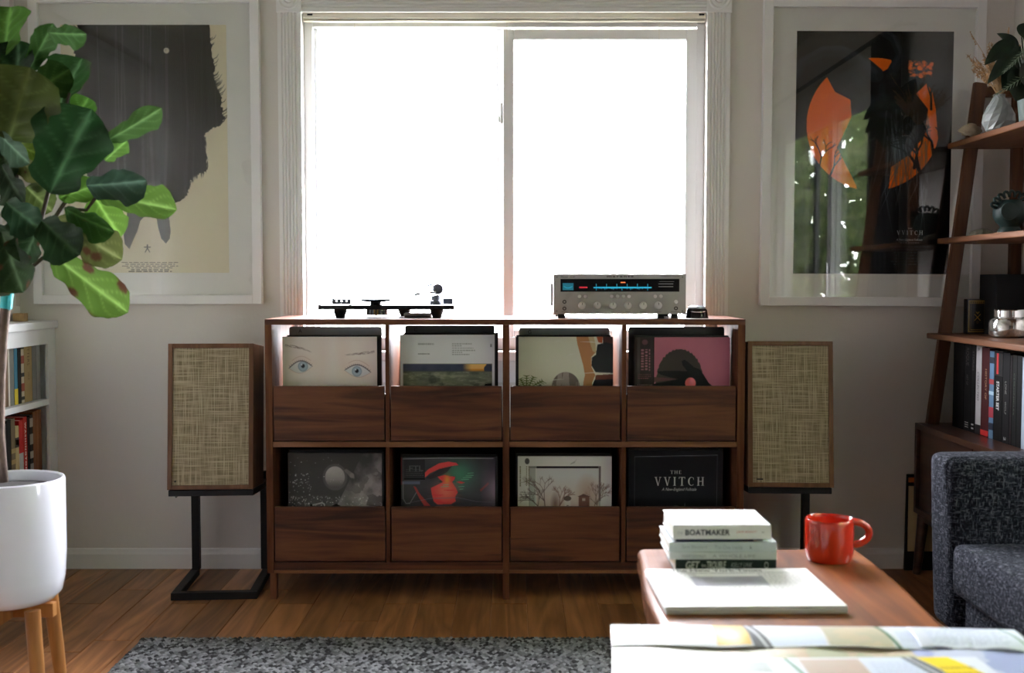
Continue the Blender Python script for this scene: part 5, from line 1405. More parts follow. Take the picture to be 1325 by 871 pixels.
cbk = MB(); cx0, cx1, cy0, cy1, cz0 = 1.402, 1.737, LYN - .03, LYF + .018, .212
cbk.box(cx0, cx1, cy0, cy1, zCT - .02, zCT); cbk.box(cx0, cx1, cy0, cy1, cz0, cz0 + .02)
cbk.box(cx0, cx1, cy0, cy0 + .02, cz0 + .02, zCT - .02); cbk.box(cx0, cx1, cy1 - .02, cy1, cz0 + .02, zCT - .02); cbk.box(cx1 - .01, cx1, cy0 + .02, cy1 - .02, cz0 + .02, zCT - .02)
cbk.build('cabinet_case', CW, ls, bevel=.0015)
mid = (cy0 + cy1) / 2
for a, b in ((cy0 + .022, mid - .002), (mid + .002, cy1 - .022)):
    dd = MB().box(cx0 + .012, cx0 + .03, a, b, cz0 + .022, zCT - .022).build('cabinet_door', CW, ls, bevel=.001)
    MB().lathe([(.006, .004), (.006, -.008), (.011, -.012), (.009, -.018), (0, -.019)], (cx0 + .008, (a + b) / 2 + (.16 if a < mid - .3 else -.16), .40), 14, 'x').build('knob', CHROME, dd, smooth='auto')
MB().box(cx0 + .02, cx1 - .02, cy0 + .03, cy1 - .03, cz0 - .028, cz0).build('apron', CW, ls)
for (x, y) in ((cx0 + .026, cy1 - .03), (cx0 + .026, cy0 + .03), (cx1 - .03, cy1 - .03), (cx1 - .03, cy0 + .03)):
    dx = -.022 if x < 1.5 else .0
    MB().tube([(x, y, cz0), (x + dx, y, 0)], [.021, .013], 14).build('leg', CW, ls, smooth='auto')
# things leaning behind and under the cabinet
lf_ = thing('leaning_frame', 'thin black framed board leaning in the gap between the wall and the ladder shelf', 'frame', (1.42, 3.905, 0))
MB().hexa([(1.378, 3.890, .001), (1.60, 3.890, .001), (1.60, 3.902, .001), (1.378, 3.902, .001), (1.388, 3.906, .338), (1.60, 3.906, .338), (1.60, 3.918, .338), (1.388, 3.918, .338)]).build('board', BLACK, lf_, bevel=.002)
MB().box(1.391, 1.60, 3.898, 3.9035, .312, .328).build('orange_strip', mat('orange_paint', (.6, .16, .03, 1), .5), lf_)
MB().box(1.389, 1.60, 3.887, 3.894, .07, .30).build('cream_panel', mat('cream_board', (.50, .40, .22, 1), .7), lf_)
wbx = thing('white_board', 'flat white board standing on the floor under the ladder shelf cabinet', 'board', (1.52, 3.80, 0))
MB().box(1.472, 1.56, 3.78, 3.80, .001, .155).build('board', TRIM, wbx, bevel=.002)

# books on the cabinet top, spines to the room, from the far end to the near end
GREYW = (190, 190, 190)
specs = [
    (.090, .292, (10, 10, 11), 'thick black plain book at the far end of the ladder shelf books', {}),
    (.056, .290, (12, 12, 13), 'black book with dim grey lettering, second from the far end on the ladder shelf', dict(ink=(74, 66, 68), words=[('ROGUE', .06, .26, {'tall': .4}), ('ART OF', .36, .48, {'tall': .3}), ('III', .90, .96, {'tall': .5, 'ink': GREYW})])),
    (.036, .288, (12, 12, 13), 'black book with grey numerals beside the white spined one', dict(ink=(74, 66, 68), words=[('STORIES', .08, .30, {'tall': .35}), ('II', .90, .96, {'tall': .5, 'ink': GREYW})])),
    (.041, .286, (176, 174, 176), 'white spined book with thin dark lettering and a black foot on the ladder shelf', dict(ink=(46, 44, 48), words=[('COLLECTED', .30, .62, {'tall': .32, 'shear': .3}), ('B', .03, .06, {'tall': .3})], bands=[(0, .11, (14, 14, 15))])),
    (.058, .282, (64, 24, 26), 'dark red book with a bright red foot on the ladder shelf', dict(ink=(176, 146, 110), words=[('HISTORY OF', .24, .58, {'tall': .22, 'off': .62})], bands=[(.01, .07, (196, 40, 40))])),
    (.033, .274, (92, 122, 150), 'pale blue and red patterned book on the ladder shelf', dict(bands=[(.86, .93, (20, 30, 44)), (.62, .68, (150, 50, 54)), (.5, .54, (160, 190, 206)), (.24, .36, (160, 52, 66)), (.1, .18, (22, 34, 52))])),
    (.060, .278, (12, 12, 12), 'thick black book with bold white lettering and a red bar at its top', dict(ink=(206, 206, 206), words=[('STARTER SET', .34, .66, {'tall': .32, 'bold': .03})], bands=[(.72, .97, (14, 13, 13))])),
    (.048, .276, (16, 16, 17), 'black book with thin grey capitals just right of the red-barred black book', dict(ink=(128, 128, 126), words=[('LONE', .32, .46, {'tall': .26}), ('WOLF', .54, .68, {'tall': .26}), ('2', .93, .97, {'tall': .3, 'ink': (210, 210, 210)})])),
    (.015, .27, (22, 16, 18), 'thinnest black book among the dark spines on the ladder shelf', {}),
    (.030, .272, (14, 16, 15), 'black-green book with faint lettering near the frame edge', dict(ink=(70, 80, 66), words=[('CHRONICLES', .2, .66, {'tall': .2})])),
    (.032, .272, (10, 11, 12), 'plain black book, the last dark one before the pale spine', {}),
    (.036, .27, (150, 160, 176), 'pale blue-grey book at the right edge of the ladder shelf books', {}),
]
y = 3.785
for t, h, col, lab, kw in specs:
    b = book(lab, t, h, .17, col, rough=.6, **kw)
    b.location = (1.495, y, zCT + .0006); b.rotation_euler = (0, 0, -PI / 2)
    if 'bold white lettering and a red bar' in lab:
        MB().box(t * .30, t * .52, -.0010, .0004, h * .74, h * .97).build('red_bar', mat('red_bar', C(190, 50, 52), .5), b, local=True)
    y -= t + .0012
# ---- objects on its shelves
cdx = px(1265, 3.79)
cb = thing('card_box', 'small black box with a gold printed border standing on the third ladder shelf', 'box', (cdx, 3.79, zS3))
w, h = px(1279, 3.79) - px(1252, 3.79), .118
MB().box(-w / 2, w / 2, 0, .03, .0006, h).build('box', mat('card_box_black', (.008, .008, .009, 1), .6, spec=.15), cb, local=True, bevel=.0008)
cv = Canvas(44, 72, (20, 20, 22)); gd_ = (172, 138, 60)
for a, wd in ((.05, .05), (.16, .02)):
    for (u0, v0, u1, v1) in ((a, a * .6, 1 - a, a * .6 + wd * .6), (a, 1 - a * .6 - wd * .6, 1 - a, 1 - a * .6), (a, a * .6, a + wd, 1 - a * .6), (1 - a - wd, a * .6, 1 - a, 1 - a * .6)): cv.rect(u0, v0, u1, v1, gd_, .8)
for k in range(18): cv.rect(.06, .06 + k * .05, .15, .075 + k * .05, (90, 70, 30), .9); cv.rect(.85, .06 + k * .05, .94, .075 + k * .05, (90, 70, 30), .9)
cv.rect(.12, .05, .88, .13, (140, 112, 48), .8)
for k in range(7): cv.rect(.17 + k * .1, .06, .21 + k * .1, .115, (30, 26, 16), .9)
cv.line([(.36, .44), (.64, .62)], .035, gd_); cv.line([(.64, .44), (.36, .62)], .035, gd_); cv.ell(.5, .4, .06, None, gd_, 1, .2, .6); cv.ell(.5, .67, .06, None, gd_, 1, .2, .6); cv.line([(.42, .37), (.5, .41), (.58, .37)], .03, gd_)
sheet('label_print', cv, PRINTC, cb, (-w / 2 + .0015, -.0006, h - .0015), (w - .003, 0, 0), (0, 0, -h + .004))
bb = thing('black_box', 'large plain black box at the back of the third ladder shelf', 'box', (1.66, 3.77, zS3))
MB().box(px(1272, 3.80), 1.694, 3.70, 3.832, zS3 + .0006, pz(355, 3.76)).build('box', mat('box_black', (.008, .008, .009, 1), .6, spec=.12), bb, bevel=.0015)
SILVER = mat('mercury_glass', (.72, .72, .70, 1), .14, metal=.95, var=.35, vscale=60)
jx, jy = px(1306, 3.56), 3.56
jr = thing('silver_jar', 'squat mirrored silver jar with a lid on the third ladder shelf', 'jar', (jx, jy, zS3))
MB().lathe([(.045, .0006), (.056, .004), (.060, .014), (.060, .046), (.056, .056), (.044, .062), (.042, .064)], (jx, jy, zS3), 36).build('body', SILVER, jr, smooth='auto')
MB().lathe([(.0435, .0645), (.0455, .066), (.0455, .086), (.043, .089), (0, .089)], (jx, jy, zS3), 36).build('lid', CHROME, jr, smooth='auto')
GREENC = mat('green_glaze', (.013, .028, .025, 1), .5, spec=.25)
gx, gy = px(1304, 3.56), 3.56
gv = thing('green_vase', 'dark green ceramic vase with a row of finger loops round its rim', 'vase', (gx, gy, zS2))
MB().lathe([(.036, .008), (.036, .012), (.029, .024), (.031, .030), (.042, .040), (.050, .058), (.051, .075), (.045, .095), (.034, .108), (.030, .110), (.027, .106), (.038, .090), (.042, .075), (.030, .04), (0, .036)], (gx, gy, zS2), 36).build('body', GREENC, gv, smooth='auto')
MB().lathe([(.028, 0), (.027, .006), (.012, .007), (0, .008)], (gx - .022, gy - .044, zS2 + .072), 24, 'y').build('disc', GREENC, gv, smooth='auto')
for k in range(9):
    a = PI * (1.06 + (k - 4) * .118 * 1.0) if False else math.radians(200 + k * 17.5)
    rr0 = .043
    p = []
    a = math.radians(-25 + k * 28.75)
    for q in np.linspace(0, PI, 9):
        rr = rr0 + .020 * math.sin(q); da = .16 * math.cos(q)
        ang = math.radians(18 + k * 18) + da
        p.append((gx + rr * 1.08 * math.cos(ang), gy - .012, zS2 + .078 + rr * 1.0 * math.sin(ang) * .95))
    MB().tube(p, .0045, 8).build('loop', GREENC, gv, smooth=True)
co = thing('coaster', 'small pale wooden disc under the green vase', 'coaster', (gx, gy, zS2))
MB().lathe([(.044, .0005), (.044, .0075), (0, .0075)], (gx, gy, zS2), 28).build('disc', mat('coaster_wood', (.42, .25, .12, 1), .6, var=.2, vscale=50), co)
def blob(name, c, r, m, parent, seed, rough=.18, fr=3):
    rg = np.random.RandomState(seed); b = bmesh.new(); bmesh.ops.create_icosphere(b, subdivisions=3, radius=1)
    ph = rg.uniform(0, 6, (6,)); k = rg.normal(size=(6, 3)) * fr
    for v in b.verts:
        p = np.array(v.co); d = 1 + rough * sum(math.sin(k[i] @ p + ph[i]) for i in range(6)) / 3
        v.co = Vector((p[0] * r[0] * d, p[1] * r[1] * d, max(-.9, p[2]) * r[2] * d))
    zmin = min(v.co.z for v in b.verts)
    for v in b.verts: v.co.z -= zmin
    me = bpy.data.meshes.new(name); b.to_mesh(me); b.free(); me.materials.append(m)
    for p in me.polygons: p.use_smooth = True
    o = bpy.data.objects.new(name, me); COL.objects.link(o); o.parent = parent; o.location = Vector(c) - wloc(parent)
    return o
sx_, sy_ = px(1269, 3.70), 3.70
sh = thing('shell', 'pale ribbed domed shell on the second ladder shelf beside the green vase', 'shell', (sx_, sy_, zS2))
m = MB(); nseg = 40
for j in range(9):
    q = j / 8 * PI / 2
    for i in range(nseg):
        a = 2 * PI * i / nseg; rib = 1 + .06 * math.cos(a * 10) * math.cos(q)
        m.v.append((sx_ + .043 * math.cos(q) * math.cos(a) * rib, sy_ + .036 * math.cos(q) * math.sin(a) * rib, zS2 + .0006 + .026 * math.sin(q)))
for j in range(8):
    for i in range(nseg): a, b = j * nseg + i, j * nseg + (i + 1) % nseg; m.f.append((a, b, b + nseg, a + nseg))
m.build('shell', mat('shell_pale', (.25, .245, .18, 1), .6, var=.35, vscale=50), sh, smooth=True)
stx, sty = px(1252, 3.70), 3.70
stn = thing('pale_stone', 'crumpled beige stone at the front of the top ladder shelf', 'stone', (stx, sty, zS1))
blob('stone', (stx, sty, zS1 + .0008), (.033, .026, .021), mat('beige_stone', (.27, .215, .14, 1), .85, bump=.6, bscale=140, var=.25, vscale=40), stn, 5, .3, 3.2)
vx, vy = px(1287, 3.56), 3.56
va = thing('white_vase', 'white faceted vase holding dried grass on the top ladder shelf', 'vase', (vx, vy, zS1))
prof = [(.030, .0006), (.040, .006), (.050, .030), (.048, .052), (.036, .078), (.022, .100), (.017, .112), (.0185, .116), (.015, .115), (.012, .10), (0, .095)]
m = MB().lathe(prof, (vx, vy, zS1), 13)
for i, v in enumerate(m.v):
    j = i // 13
    if 1 < j < 6: a = .18 * j; c_, s_ = math.cos(a), math.sin(a); x_, y_ = v[0] - vx, v[1] - vy; m.v[i] = (vx + x_ * c_ - y_ * s_, vy + x_ * s_ + y_ * c_, v[2])
m.build('vase', mat('white_ceramic', (.30, .325, .32, 1), .4), va)
gr = thing('dried_grass', 'bunch of tan dried grass plumes standing in the white faceted vase', 'dried grass', (vx, vy, zS1 + .1))
gm = MB(); rg = random.Random(11)
GRASS = mat('dry_grass', (.40, .255, .125, 1), .9, var=.3, vscale=90)
pm = MB()
for k in range(80):
    tall = k in (3, 7)
    a = rg.uniform(-.55, .75); b = rg.uniform(-.45, .45); L_ = rg.uniform(.06, .155)
    if k == 3: a, b, L_ = -.44, -.05, .205
    if k == 7: a, b, L_ = .10, .0, .20
    p0 = Vector((vx + rg.uniform(-.006, .006), vy + rg.uniform(-.006, .006), zS1 + .1125)); dr_ = Vector((math.sin(a), math.sin(b), math.cos(a) * math.cos(b)))
    p1 = p0 + dr_ * (.015 + L_ * .6); p2_ = p0 + dr_ * (.015 + L_) + Vector((a * .03, 0, -.008 * abs(a)))
    gm.tube([p0, p1, p2_], .0008, 4)
    n = 40 if not tall else 44
    for q in range(n):
        t = rg.uniform(.45 if not tall else .80, 1.0); c_ = p0 + (p2_ - p0) * t
        r_ = .013 if not tall else .005
        d1 = Vector((rg.gauss(0, 1), rg.gauss(0, 1), rg.gauss(.6, 1))).normalized(); e_ = c_ + d1 * rg.uniform(.3, 1) * r_
        w_ = d1.cross(Vector((rg.gauss(0, 1), rg.gauss(0, 1), rg.gauss(0, 1)))).normalized() * .0022
        pm.add([c_ - w_, c_ + w_, e_ + w_ * .3, e_ - w_ * .3], [(0, 1, 2, 3)])
gm.build('stems', GRASS, gr)['kind'] = 'stuff'
pm.build('plumes', GRASS, gr)['kind'] = 'stuff'
# potted plant with dark broad leaves and one pale veined leaf
qx, qy = px(1331, 3.36), 3.36
pp_ = thing('potted_houseplant', 'dark broad-leaved houseplant in a grey-green pot on the top ladder shelf', 'plant', (qx, qy, zS1))
MB().lathe([(.036, .0006), (.038, .004), (.046, .082), (.049, .083), (.050, .094), (.046, .095), (.044, .084), (0, .08)], (qx, qy, zS1), 30).build('pot', mat('pot_green', (.055, .085, .075, 1), .6), pp_, smooth='auto')
DLEAF = mat('houseplant_leaf', (.012, .026, .014, 1), .45, spec=.25, var=.3, vscale=30)
PLEAF = mat('pale_vein', (.13, .18, .11, 1), .6)
def simple_leaf(B, T, wd, n, m, parent, curl=.2, name='leaf'):
    B, T, n = Vector(B), Vector(T), Vector(n); L_ = (T - B).length; u = (T - B).normalized(); n = (n - u * n.dot(u)).normalized(); w_ = u.cross(n)
    V, F = [], []
    for j in range(13):
        t = j / 12; hw = wd * .5 * (math.sin(PI * min(1, t ** .8)) ** .8 if 0 < t < 1 else .02)
        for i in range(7):
            s = -1 + i / 3; V.append(tuple(B + u * (t * L_) + w_ * (s * hw) + n * (-curl * L_ * t * t + abs(s) * hw * .3)))
    for j in range(12):
        for i in range(6): a = j * 7 + i; F.append((a, a + 1, a + 8, a + 7))
    q = MB(); q.add(V, F); return q.build(name, m, parent, smooth=True)
def hp(x, y, d=0): return at(x, y, qy + d)
root = hp(1329, 128)
for (bx, by, tx_, ty_, wd, nn, d) in ((1312, 52, 1276, 78, .050, (0, -1, .7), -.02), (1318, 66, 1296, 40, .05, (0, -.8, .6), .03), (1320, 60, 1280, 102, .046, (-.4, -1, .2), -.03), (1322, 95, 1300, 112, .11, (-.3, -1, 0), -.01), (1326, 90, 1318, 128, .10, (0, -1, .1), -.03), (1322, 48, 1336, 30, .06, (0, -1, .3), .0),
                                     (1332, 70, 1370, 50, .07, (.2, -1, .4), .0), (1334, 90, 1380, 100, .08, (.2, -1, .2), .0), (1326, 80, 1345, 120, .09, (.2, -1, 0), -.04), (1330, 60, 1350, 20, .07, (0, -1, .2), .03), (1324, 84, 1302, 92, .09, (-.2, -1, .4), .03)):
    simple_leaf(hp(bx, by, d), hp(tx_, ty_, d - .02), wd, nn, DLEAF, pp_)
    MB().tube([root, (root + hp(bx, by, d)) / 2 + Vector((0, 0, .01)), hp(bx, by, d)], .002, 6).build('stem', DLEAF, pp_, smooth=True)
for (x0_, y0_, x1_, y1_) in ((1330, 62, 1300, 92), (1324, 100, 1286, 124)):
    vm = MB(); B, T = hp(x0_, y0_, -.06), hp(x1_, y1_, -.07); dv = T - B
    vm.tube([B, T], .0012, 5)
    for k in range(9):
        c_ = B + dv * (k + .5) / 9
        for s in (-1, 1):
            e_ = c_ + dv.normalized() * .014 + Vector((dv.z, 0, -dv.x)).normalized() * s * .013 * (1 - k / 11)
            vm.tube([c_, e_], [.0013, .0004], 4)
    vm.build('pale_frond', PLEAF, pp_, smooth=True)

# ------------------------------------------------------------------ tweed armchair
TW, nt, b_ = nmat('tweed'); N, L = nt.nodes, nt.links
tc = N.new('ShaderNodeTexCoord')
def yarn(sx, sy, sz):
    mp = N.new('ShaderNodeMapping'); mp.inputs['Scale'].default_value = (sx, sy, sz); L.new(tc.outputs['Object'], mp.inputs[0])
    nz = N.new('ShaderNodeTexNoise'); nz.inputs['Scale'].default_value = 1; nz.inputs['Detail'].default_value = 2; L.new(mp.outputs[0], nz.inputs['Vector']); return nz.outputs['Fac']
y1_, y2_ = yarn(300, 300, 80), yarn(80, 80, 300)
mx = N.new('ShaderNodeMath'); mx.operation = 'MAXIMUM'; L.new(y1_, mx.inputs[0]); L.new(y2_, mx.inputs[1])
rp = N.new('ShaderNodeValToRGB'); e = rp.color_ramp.elements; e[0].position = .44; e[1].position = .72; e[0].color = (.0035, .004, .007, 1); e[1].color = (.085, .09, .108, 1)
el = rp.color_ramp.elements.new(.57); el.color = (.015, .017, .024, 1)
L.new(mx.outputs[0], rp.inputs[0]); L.new(rp.outputs[0], b_.inputs['Base Color']); b_.inputs['Roughness'].default_value = .95; b_.inputs['Specular IOR Level'].default_value = .1
bp = N.new('ShaderNodeBump'); bp.inputs['Strength'].default_value = .6; bp.inputs['Distance'].default_value = .003; L.new(mx.outputs[0], bp.inputs['Height']); L.new(bp.outputs[0], b_.inputs['Normal'])
ac = thing('armchair', 'dark blue-grey tweed armchair at the right edge of the room', 'armchair', (1.33, 2.38, 0))
def pad(name, x0, x1, y0, y1, z0, z1, bev, lean=0, parent=ac, puff=0):
    """upholstered block: subdivided box with soft edges"""
    b = bmesh.new(); bmesh.ops.create_cube(b, size=1)
    bmesh.ops.subdivide_edges(b, edges=b.edges[:], cuts=5, use_grid_fill=True)
    me = bpy.data.meshes.new(name)
    o3 = wloc(parent)
    for v in b.verts:
        x, y_, z = v.co.x + .5, v.co.y + .5, v.co.z + .5
        fx, fy, fz = math.sin(PI * x), math.sin(PI * y_), math.sin(PI * z)
        X = x0 + (x1 - x0) * x + (puff * fy * fz * (-1 if x < .01 else 1 if x > .99 else 0)); Y = y0 + (y1 - y0) * y_ + (puff * fx * fz * (-1 if y_ < .01 else 1 if y_ > .99 else 0)); Z = z0 + (z1 - z0) * z + (puff * fx * fy * (-1 if z < .01 else 1 if z > .99 else 0))
        v.co = Vector((X + lean * (z - 1), Y, Z)) - o3
    b.to_mesh(me); b.free(); me.materials.append(TW)
    for p in me.polygons: p.use_smooth = True
    o = bpy.data.objects.new(name, me); COL.objects.link(o); o.parent = parent
    m_ = o.modifiers.new('bevel', 'BEVEL'); m_.width = bev; m_.segments = 4; m_.limit_method = 'ANGLE'; m_.angle_limit = math.radians(50)
    return o
AY1, AY0 = 2.80, 2.66
ax0 = px(1204.5, AY1)
pad('arm', ax0, 1.62, AY0, AY1, .165, pz(589.5, AY0 + .06), .026, -.016, puff=.004)
pad('arm', ax0, 1.62, 1.92, 2.06, .165, pz(589.5, AY0 + .06), .026, -.016, puff=.004)
pad('seat_cushion', 1.052, 1.50, 2.065, AY0 - .004, .268, .392, .034, puff=.010)
pad('seat_base', 1.085, 1.60, 2.065, AY0 - .002, .165, .262, .02)
pad('backrest', 1.50, 1.622, 2.065, AY0 - .004, .262, .80, .035, puff=.006)
for x, y_ in ((1.13, 2.0), (1.13, 2.72), (1.57, 2.0), (1.57, 2.72)):
    MB().tube([(x, y_, .17), (x - .01, y_, 0)], [.019, .012], 14).build('leg', CW, ac, smooth='auto')

# ------------------------------------------------------------------ rug
RZ0 = .010
rug = thing('grey_rug', 'chunky woven grey and white rug on the wooden floor before the cabinet', 'rug', (.1, 2.0, 0))
gX0, gX1, gY0, gY1 = -1.045, 1.06, .75, 3.128
MB().box(gX0, gX1, gY0, gY1, .0004, .0075).build('backing', mat('rug_backing', (.14, .14, .15, 1), .95), rug)
sxr, syr = .0125, .0095
nxr, nyr = int((gX1 - gX0) / sxr), int((gY1 - gY0) / syr)
rg_ = np.random.RandomState(3)
gx_, gy_ = np.meshgrid(np.arange(nxr), np.arange(nyr))
cx_ = gX0 + (gx_ + .5 + .5 * (gy_ % 2)) * sxr + rg_.normal(0, .0012, gx_.shape); cy_ = gY0 + (gy_ + .5) * syr + rg_.normal(0, .001, gx_.shape)
n_ = cx_.size; cx_, cy_ = cx_.reshape(-1), cy_.reshape(-1)
ang = rg_.normal(.35, .25, n_); ln = rg_.uniform(.0075, .0105, n_); wd_ = rg_.uniform(.0042, .006, n_); hh = rg_.uniform(.0045, .0075, n_)
ux, uy = np.cos(ang), np.sin(ang)
P_ = np.zeros((n_, 6, 3))
for k, (a, b, c) in enumerate(((-1, 0, 0), (1, 0, 0), (0, -1, 0), (0, 1, 0), (-.35, 0, 1), (.35, 0, 1))):
    P_[:, k, 0] = cx_ + ux * ln * a - uy * wd_ * b; P_[:, k, 1] = cy_ + uy * ln * a + ux * wd_ * b; P_[:, k, 2] = .0065 + hh * c
P_ -= np.array(wloc(rug))
F_ = np.array([(0, 2, 4), (2, 5, 4), (2, 1, 5), (1, 3, 5), (3, 4, 5), (3, 0, 4)])
fa = (F_[None] + (np.arange(n_) * 6)[:, None, None]).reshape(-1)
me = bpy.data.meshes.new('loops'); me.vertices.add(n_ * 6); me.vertices.foreach_set('co', P_.reshape(-1))
me.loops.add(len(fa)); me.loops.foreach_set('vertex_index', fa.astype(np.int32)); me.polygons.add(len(fa) // 3); me.polygons.foreach_set('loop_start', np.arange(0, len(fa), 3, dtype=np.int32)); me.update(calc_edges=True)
ca = me.color_attributes.new('Col', 'FLOAT_COLOR', 'POINT')
pick = rg_.rand(n_); sm_ = .5 + .5 * np.sin(cx_ * 40 + np.sin(cy_ * 31) * 2)
g_ = np.where(pick < .22 + .1 * sm_, .045, np.where(pick < .62, .14, .26)) * rg_.uniform(.8, 1.2, n_)
cc_ = np.ones((n_, 6, 4)); cc_[:, :, 0] = g_[:, None] * .97; cc_[:, :, 1] = g_[:, None]; cc_[:, :, 2] = g_[:, None] * 1.06
ca.data.foreach_set('color', cc_.reshape(-1).astype(np.float32))
me.polygons.foreach_set('use_smooth', [True] * len(me.polygons))
me.materials.append(printed('rug_yarn', .95))
o = bpy.data.objects.new('loops', me); COL.objects.link(o); o.parent = rug; o['kind'] = 'stuff'

# ------------------------------------------------------------------ coffee table and what lies on it
TT = .45
ct = thing('coffee_table', 'thick glossy reddish wood coffee table with a live edge in the foreground', 'table', (.5, 1.8, 0))
far, near = 2.362, 1.22
out = []
for t in np.linspace(0, 1, 25): out.append((.735 - .025 * t + .006 * math.sin(t * 9), far - (far - near) * t - (.0 if t > .02 else 0)))
for t in np.linspace(0, 1, 7)[1:-1]: out.append((.71 - (.71 - .215) * t, near + .004 * math.sin(t * 11)))
for t in np.linspace(1, 0, 25): out.append((.262 - .045 * t + .005 * math.sin(t * 13 + 1), far - (far - near) * t))
for t in np.linspace(0, 1, 7)[1:-1]: out.append((.262 + (.735 - .262) * t, far + .003 * math.sin(t * 8)))
MB().prism(out, TT - .058, TT, 'z').build('top', TABLEW, ct, bevel=.014, seg=4)
for x, y_ in ((.33, 2.25), (.66, 2.25), (.33, 1.33), (.64, 1.33)):
    MB().hexa([(x - .012, y_ - .012, .0148), (x + .012, y_ - .012, .0148), (x + .012, y_ + .012, .0148), (x - .012, y_ + .012, .0148), (x - .024, y_ - .024, TT - .058), (x + .024, y_ - .024, TT - .058), (x + .024, y_ + .024, TT - .058), (x - .024, y_ + .024, TT - .058)]).build('leg', CW, ct, bevel=.002)

# folded newspaper
nw = thing('newspaper', 'thick folded newspaper lying on the coffee table in front of the book stack', 'newspaper', (.262, 1.882, TT), None, (0, 0, math.radians(1.2)))
cv = Canvas(170, 130, (228, 228, 226))
cv.lines_of_text(.04, .17, .30, .98, 30, (120, 120, 120), .55, 3, .12); cv.lines_of_text(.33, .52, .62, .98, 18, (120, 120, 120), .55, 4, .12); cv.lines_of_text(.66, .17, .96, .98, 30, (120, 120, 120), .55, 6, .12)
cv.rect(.24, .24, .68, .50, (176, 176, 182)); m = cv.pmask([(.24, .24), (.68, .24), (.68, .5), (.24, .5)]); cv.mix(m * cv.noise(5, 5, 3), (120, 122, 134), .8); cv.mix(m * (cv.noise(7, 4, 5) > .5), (150, 148, 156), .7)
cv.rect(.03, .125, .97, .130, (90, 90, 90)); cv.rect(.03, .145, .97, .148, (120, 120, 120)); cv.lines_of_text(.05, .132, .95, .146, 1, (130, 130, 130), .8, 7, 0)
cv.lines_of_text(.04, .02, .12, .10, 4, (120, 120, 120), .6, 8, .2); cv.lines_of_text(.88, .02, .97, .10, 4, (120, 120, 120), .6, 8, .2)
NWP = mat('newsprint', (.70, .70, .70, 1), .85)
W_, D_, H_ = .312, .252, .021
for k in range(5):
    z0 = .0008 + k * .0027; e = .0016 * math.sin(k * 2.3)
    MB().box(.002 * math.sin(k * 1.7), W_ + .004 * math.sin(k * 3.1), .001 + e, D_ - .003 * (k % 2), z0, z0 + .0024).build('section', NWP, nw, local=True, bevel=.0016, seg=2)
def nwarp(gx, gy, co):
    z = .0006 + .0005 * np.sin(gx * PI) * np.sin(gy * PI) + .0003 * np.sin(gx * 9 + gy * 4)
    co = co.copy(); co[..., 2] += z * np.clip(np.minimum.reduce([gx, 1 - gx, gy, 1 - gy]) * 14, 0, 1); return co
sheet('front_page', cv, PRINT, nw, (.001, D_ - .001, .0140), (W_ - .002, 0, 0), (0, -D_ + .003, 0), warp=nwarp)
text('The New York Times', INK, nw, (.045, D_ - .029, .0160), (.175, 0, 0), (0, .016, 0), bold=.015)

# four books in a stack, spines to the camera
def lying(label, t, h, d, col, x0, y0, z0, rot, **kw):
    b = book(label, t, h, d, col, **kw)
    b.rotation_euler = (Matrix.Rotation(rot, 3, 'Z') @ Matrix.Rotation(-PI / 2, 3, 'Y')).to_euler()
    b.location = (x0 + h * math.cos(rot), y0 + h * math.sin(rot), z0)
    return b
YS_ = 2.150
zb = TT + .0006
specs = [
    ('dark green paperback with chalky lettering at the bottom of the book stack', .0265, .196, .140, (34, 48, 44), .318, YS_ + .004, 0, dict(ink=(206, 212, 204), words=[('GET', .10, .24, {'tall': .55, 'off': .62, 'shear': .2, 'bold': .02}), ('in', .26, .30, {'tall': .25, 'off': .58}), ('TROUBLE', .31, .50, {'tall': .55, 'off': .62, 'shear': .2, 'bold': .02}), ('KELLY LINK', .55, .76, {'tall': .34, 'off': .62, 'shear': .3, 'ink': (150, 164, 158)}), ('O', .88, .92, {'tall': .5, 'off': .6})])),
    ('thin white paperback lettered in faint grey, second up in the book stack', .0145, .208, .143, (198, 204, 204), .306, YS_ + .003, -.004, dict(ink=(140, 146, 148), words=[('ROBERT SEETHALER', .12, .34, {'tall': .34}), ('A WHOLE LIFE', .40, .80, {'tall': .42})])),
    ('pale grey paperback third up in the book stack under the top book', .0190, .209, .146, (188, 198, 200), .305, YS_ + .002, .003, dict(ink=(140, 150, 156), words=[('Sam Shepard', .12, .35, {'tall': .42}), ('The One Inside', .42, .68, {'tall': .42}), ('k', .75, .77, {'tall': .4, 'ink': (70, 70, 72)})])),
]
for lab, t, h, d, col, x0, y0, rot, kw in specs:
    lying(lab, t, h, d, col, x0, y0, zb, rot, **kw); zb += t + .0006
zb += .0002
nb = lying('thin dark filler added for the shaded gap under the top book of the stack', .0048, .150, .138, (36, 44, 70), .320, YS_ + .006, zb, .0); zb += .0054  # dark filler standing in for the shaded gap between two books
bk = lying('thick white paperback with bold grey capitals on top of the book stack', .0275, .1905, .146, (214, 216, 214), .312, YS_, zb, .002, ink=(62, 66, 72), words=[('the', .045, .10, {'tall': .30, 'ink': (170, 174, 176), 'shear': .3}), ('BOATMAKER', .125, .58, {'tall': .42, 'bold': .03, 'space': 1.08}), ('JOHN BENDITT', .645, .855, {'tall': .17, 'ink': (190, 70, 70), 'off': .52}), ('tin', .90, .93, {'tall': .16, 'ink': (90, 96, 100), 'off': .52})])
cv = Canvas(100, 76, (214, 216, 216))
m = np.clip((cv.noise(4, 3, 9, 3) - .42) * 12, 0, 1) * (cv.U > .45) * (cv.U < .96) * (cv.V > .08) * (cv.V < .9); cv.mix(m, (150, 160, 184), .85)
cv.mix(np.clip((cv.noise(3, 3, 19, 3) - .56) * 12, 0, 1) * (cv.U > .1) * (cv.U < .5), (176, 184, 202), .5)
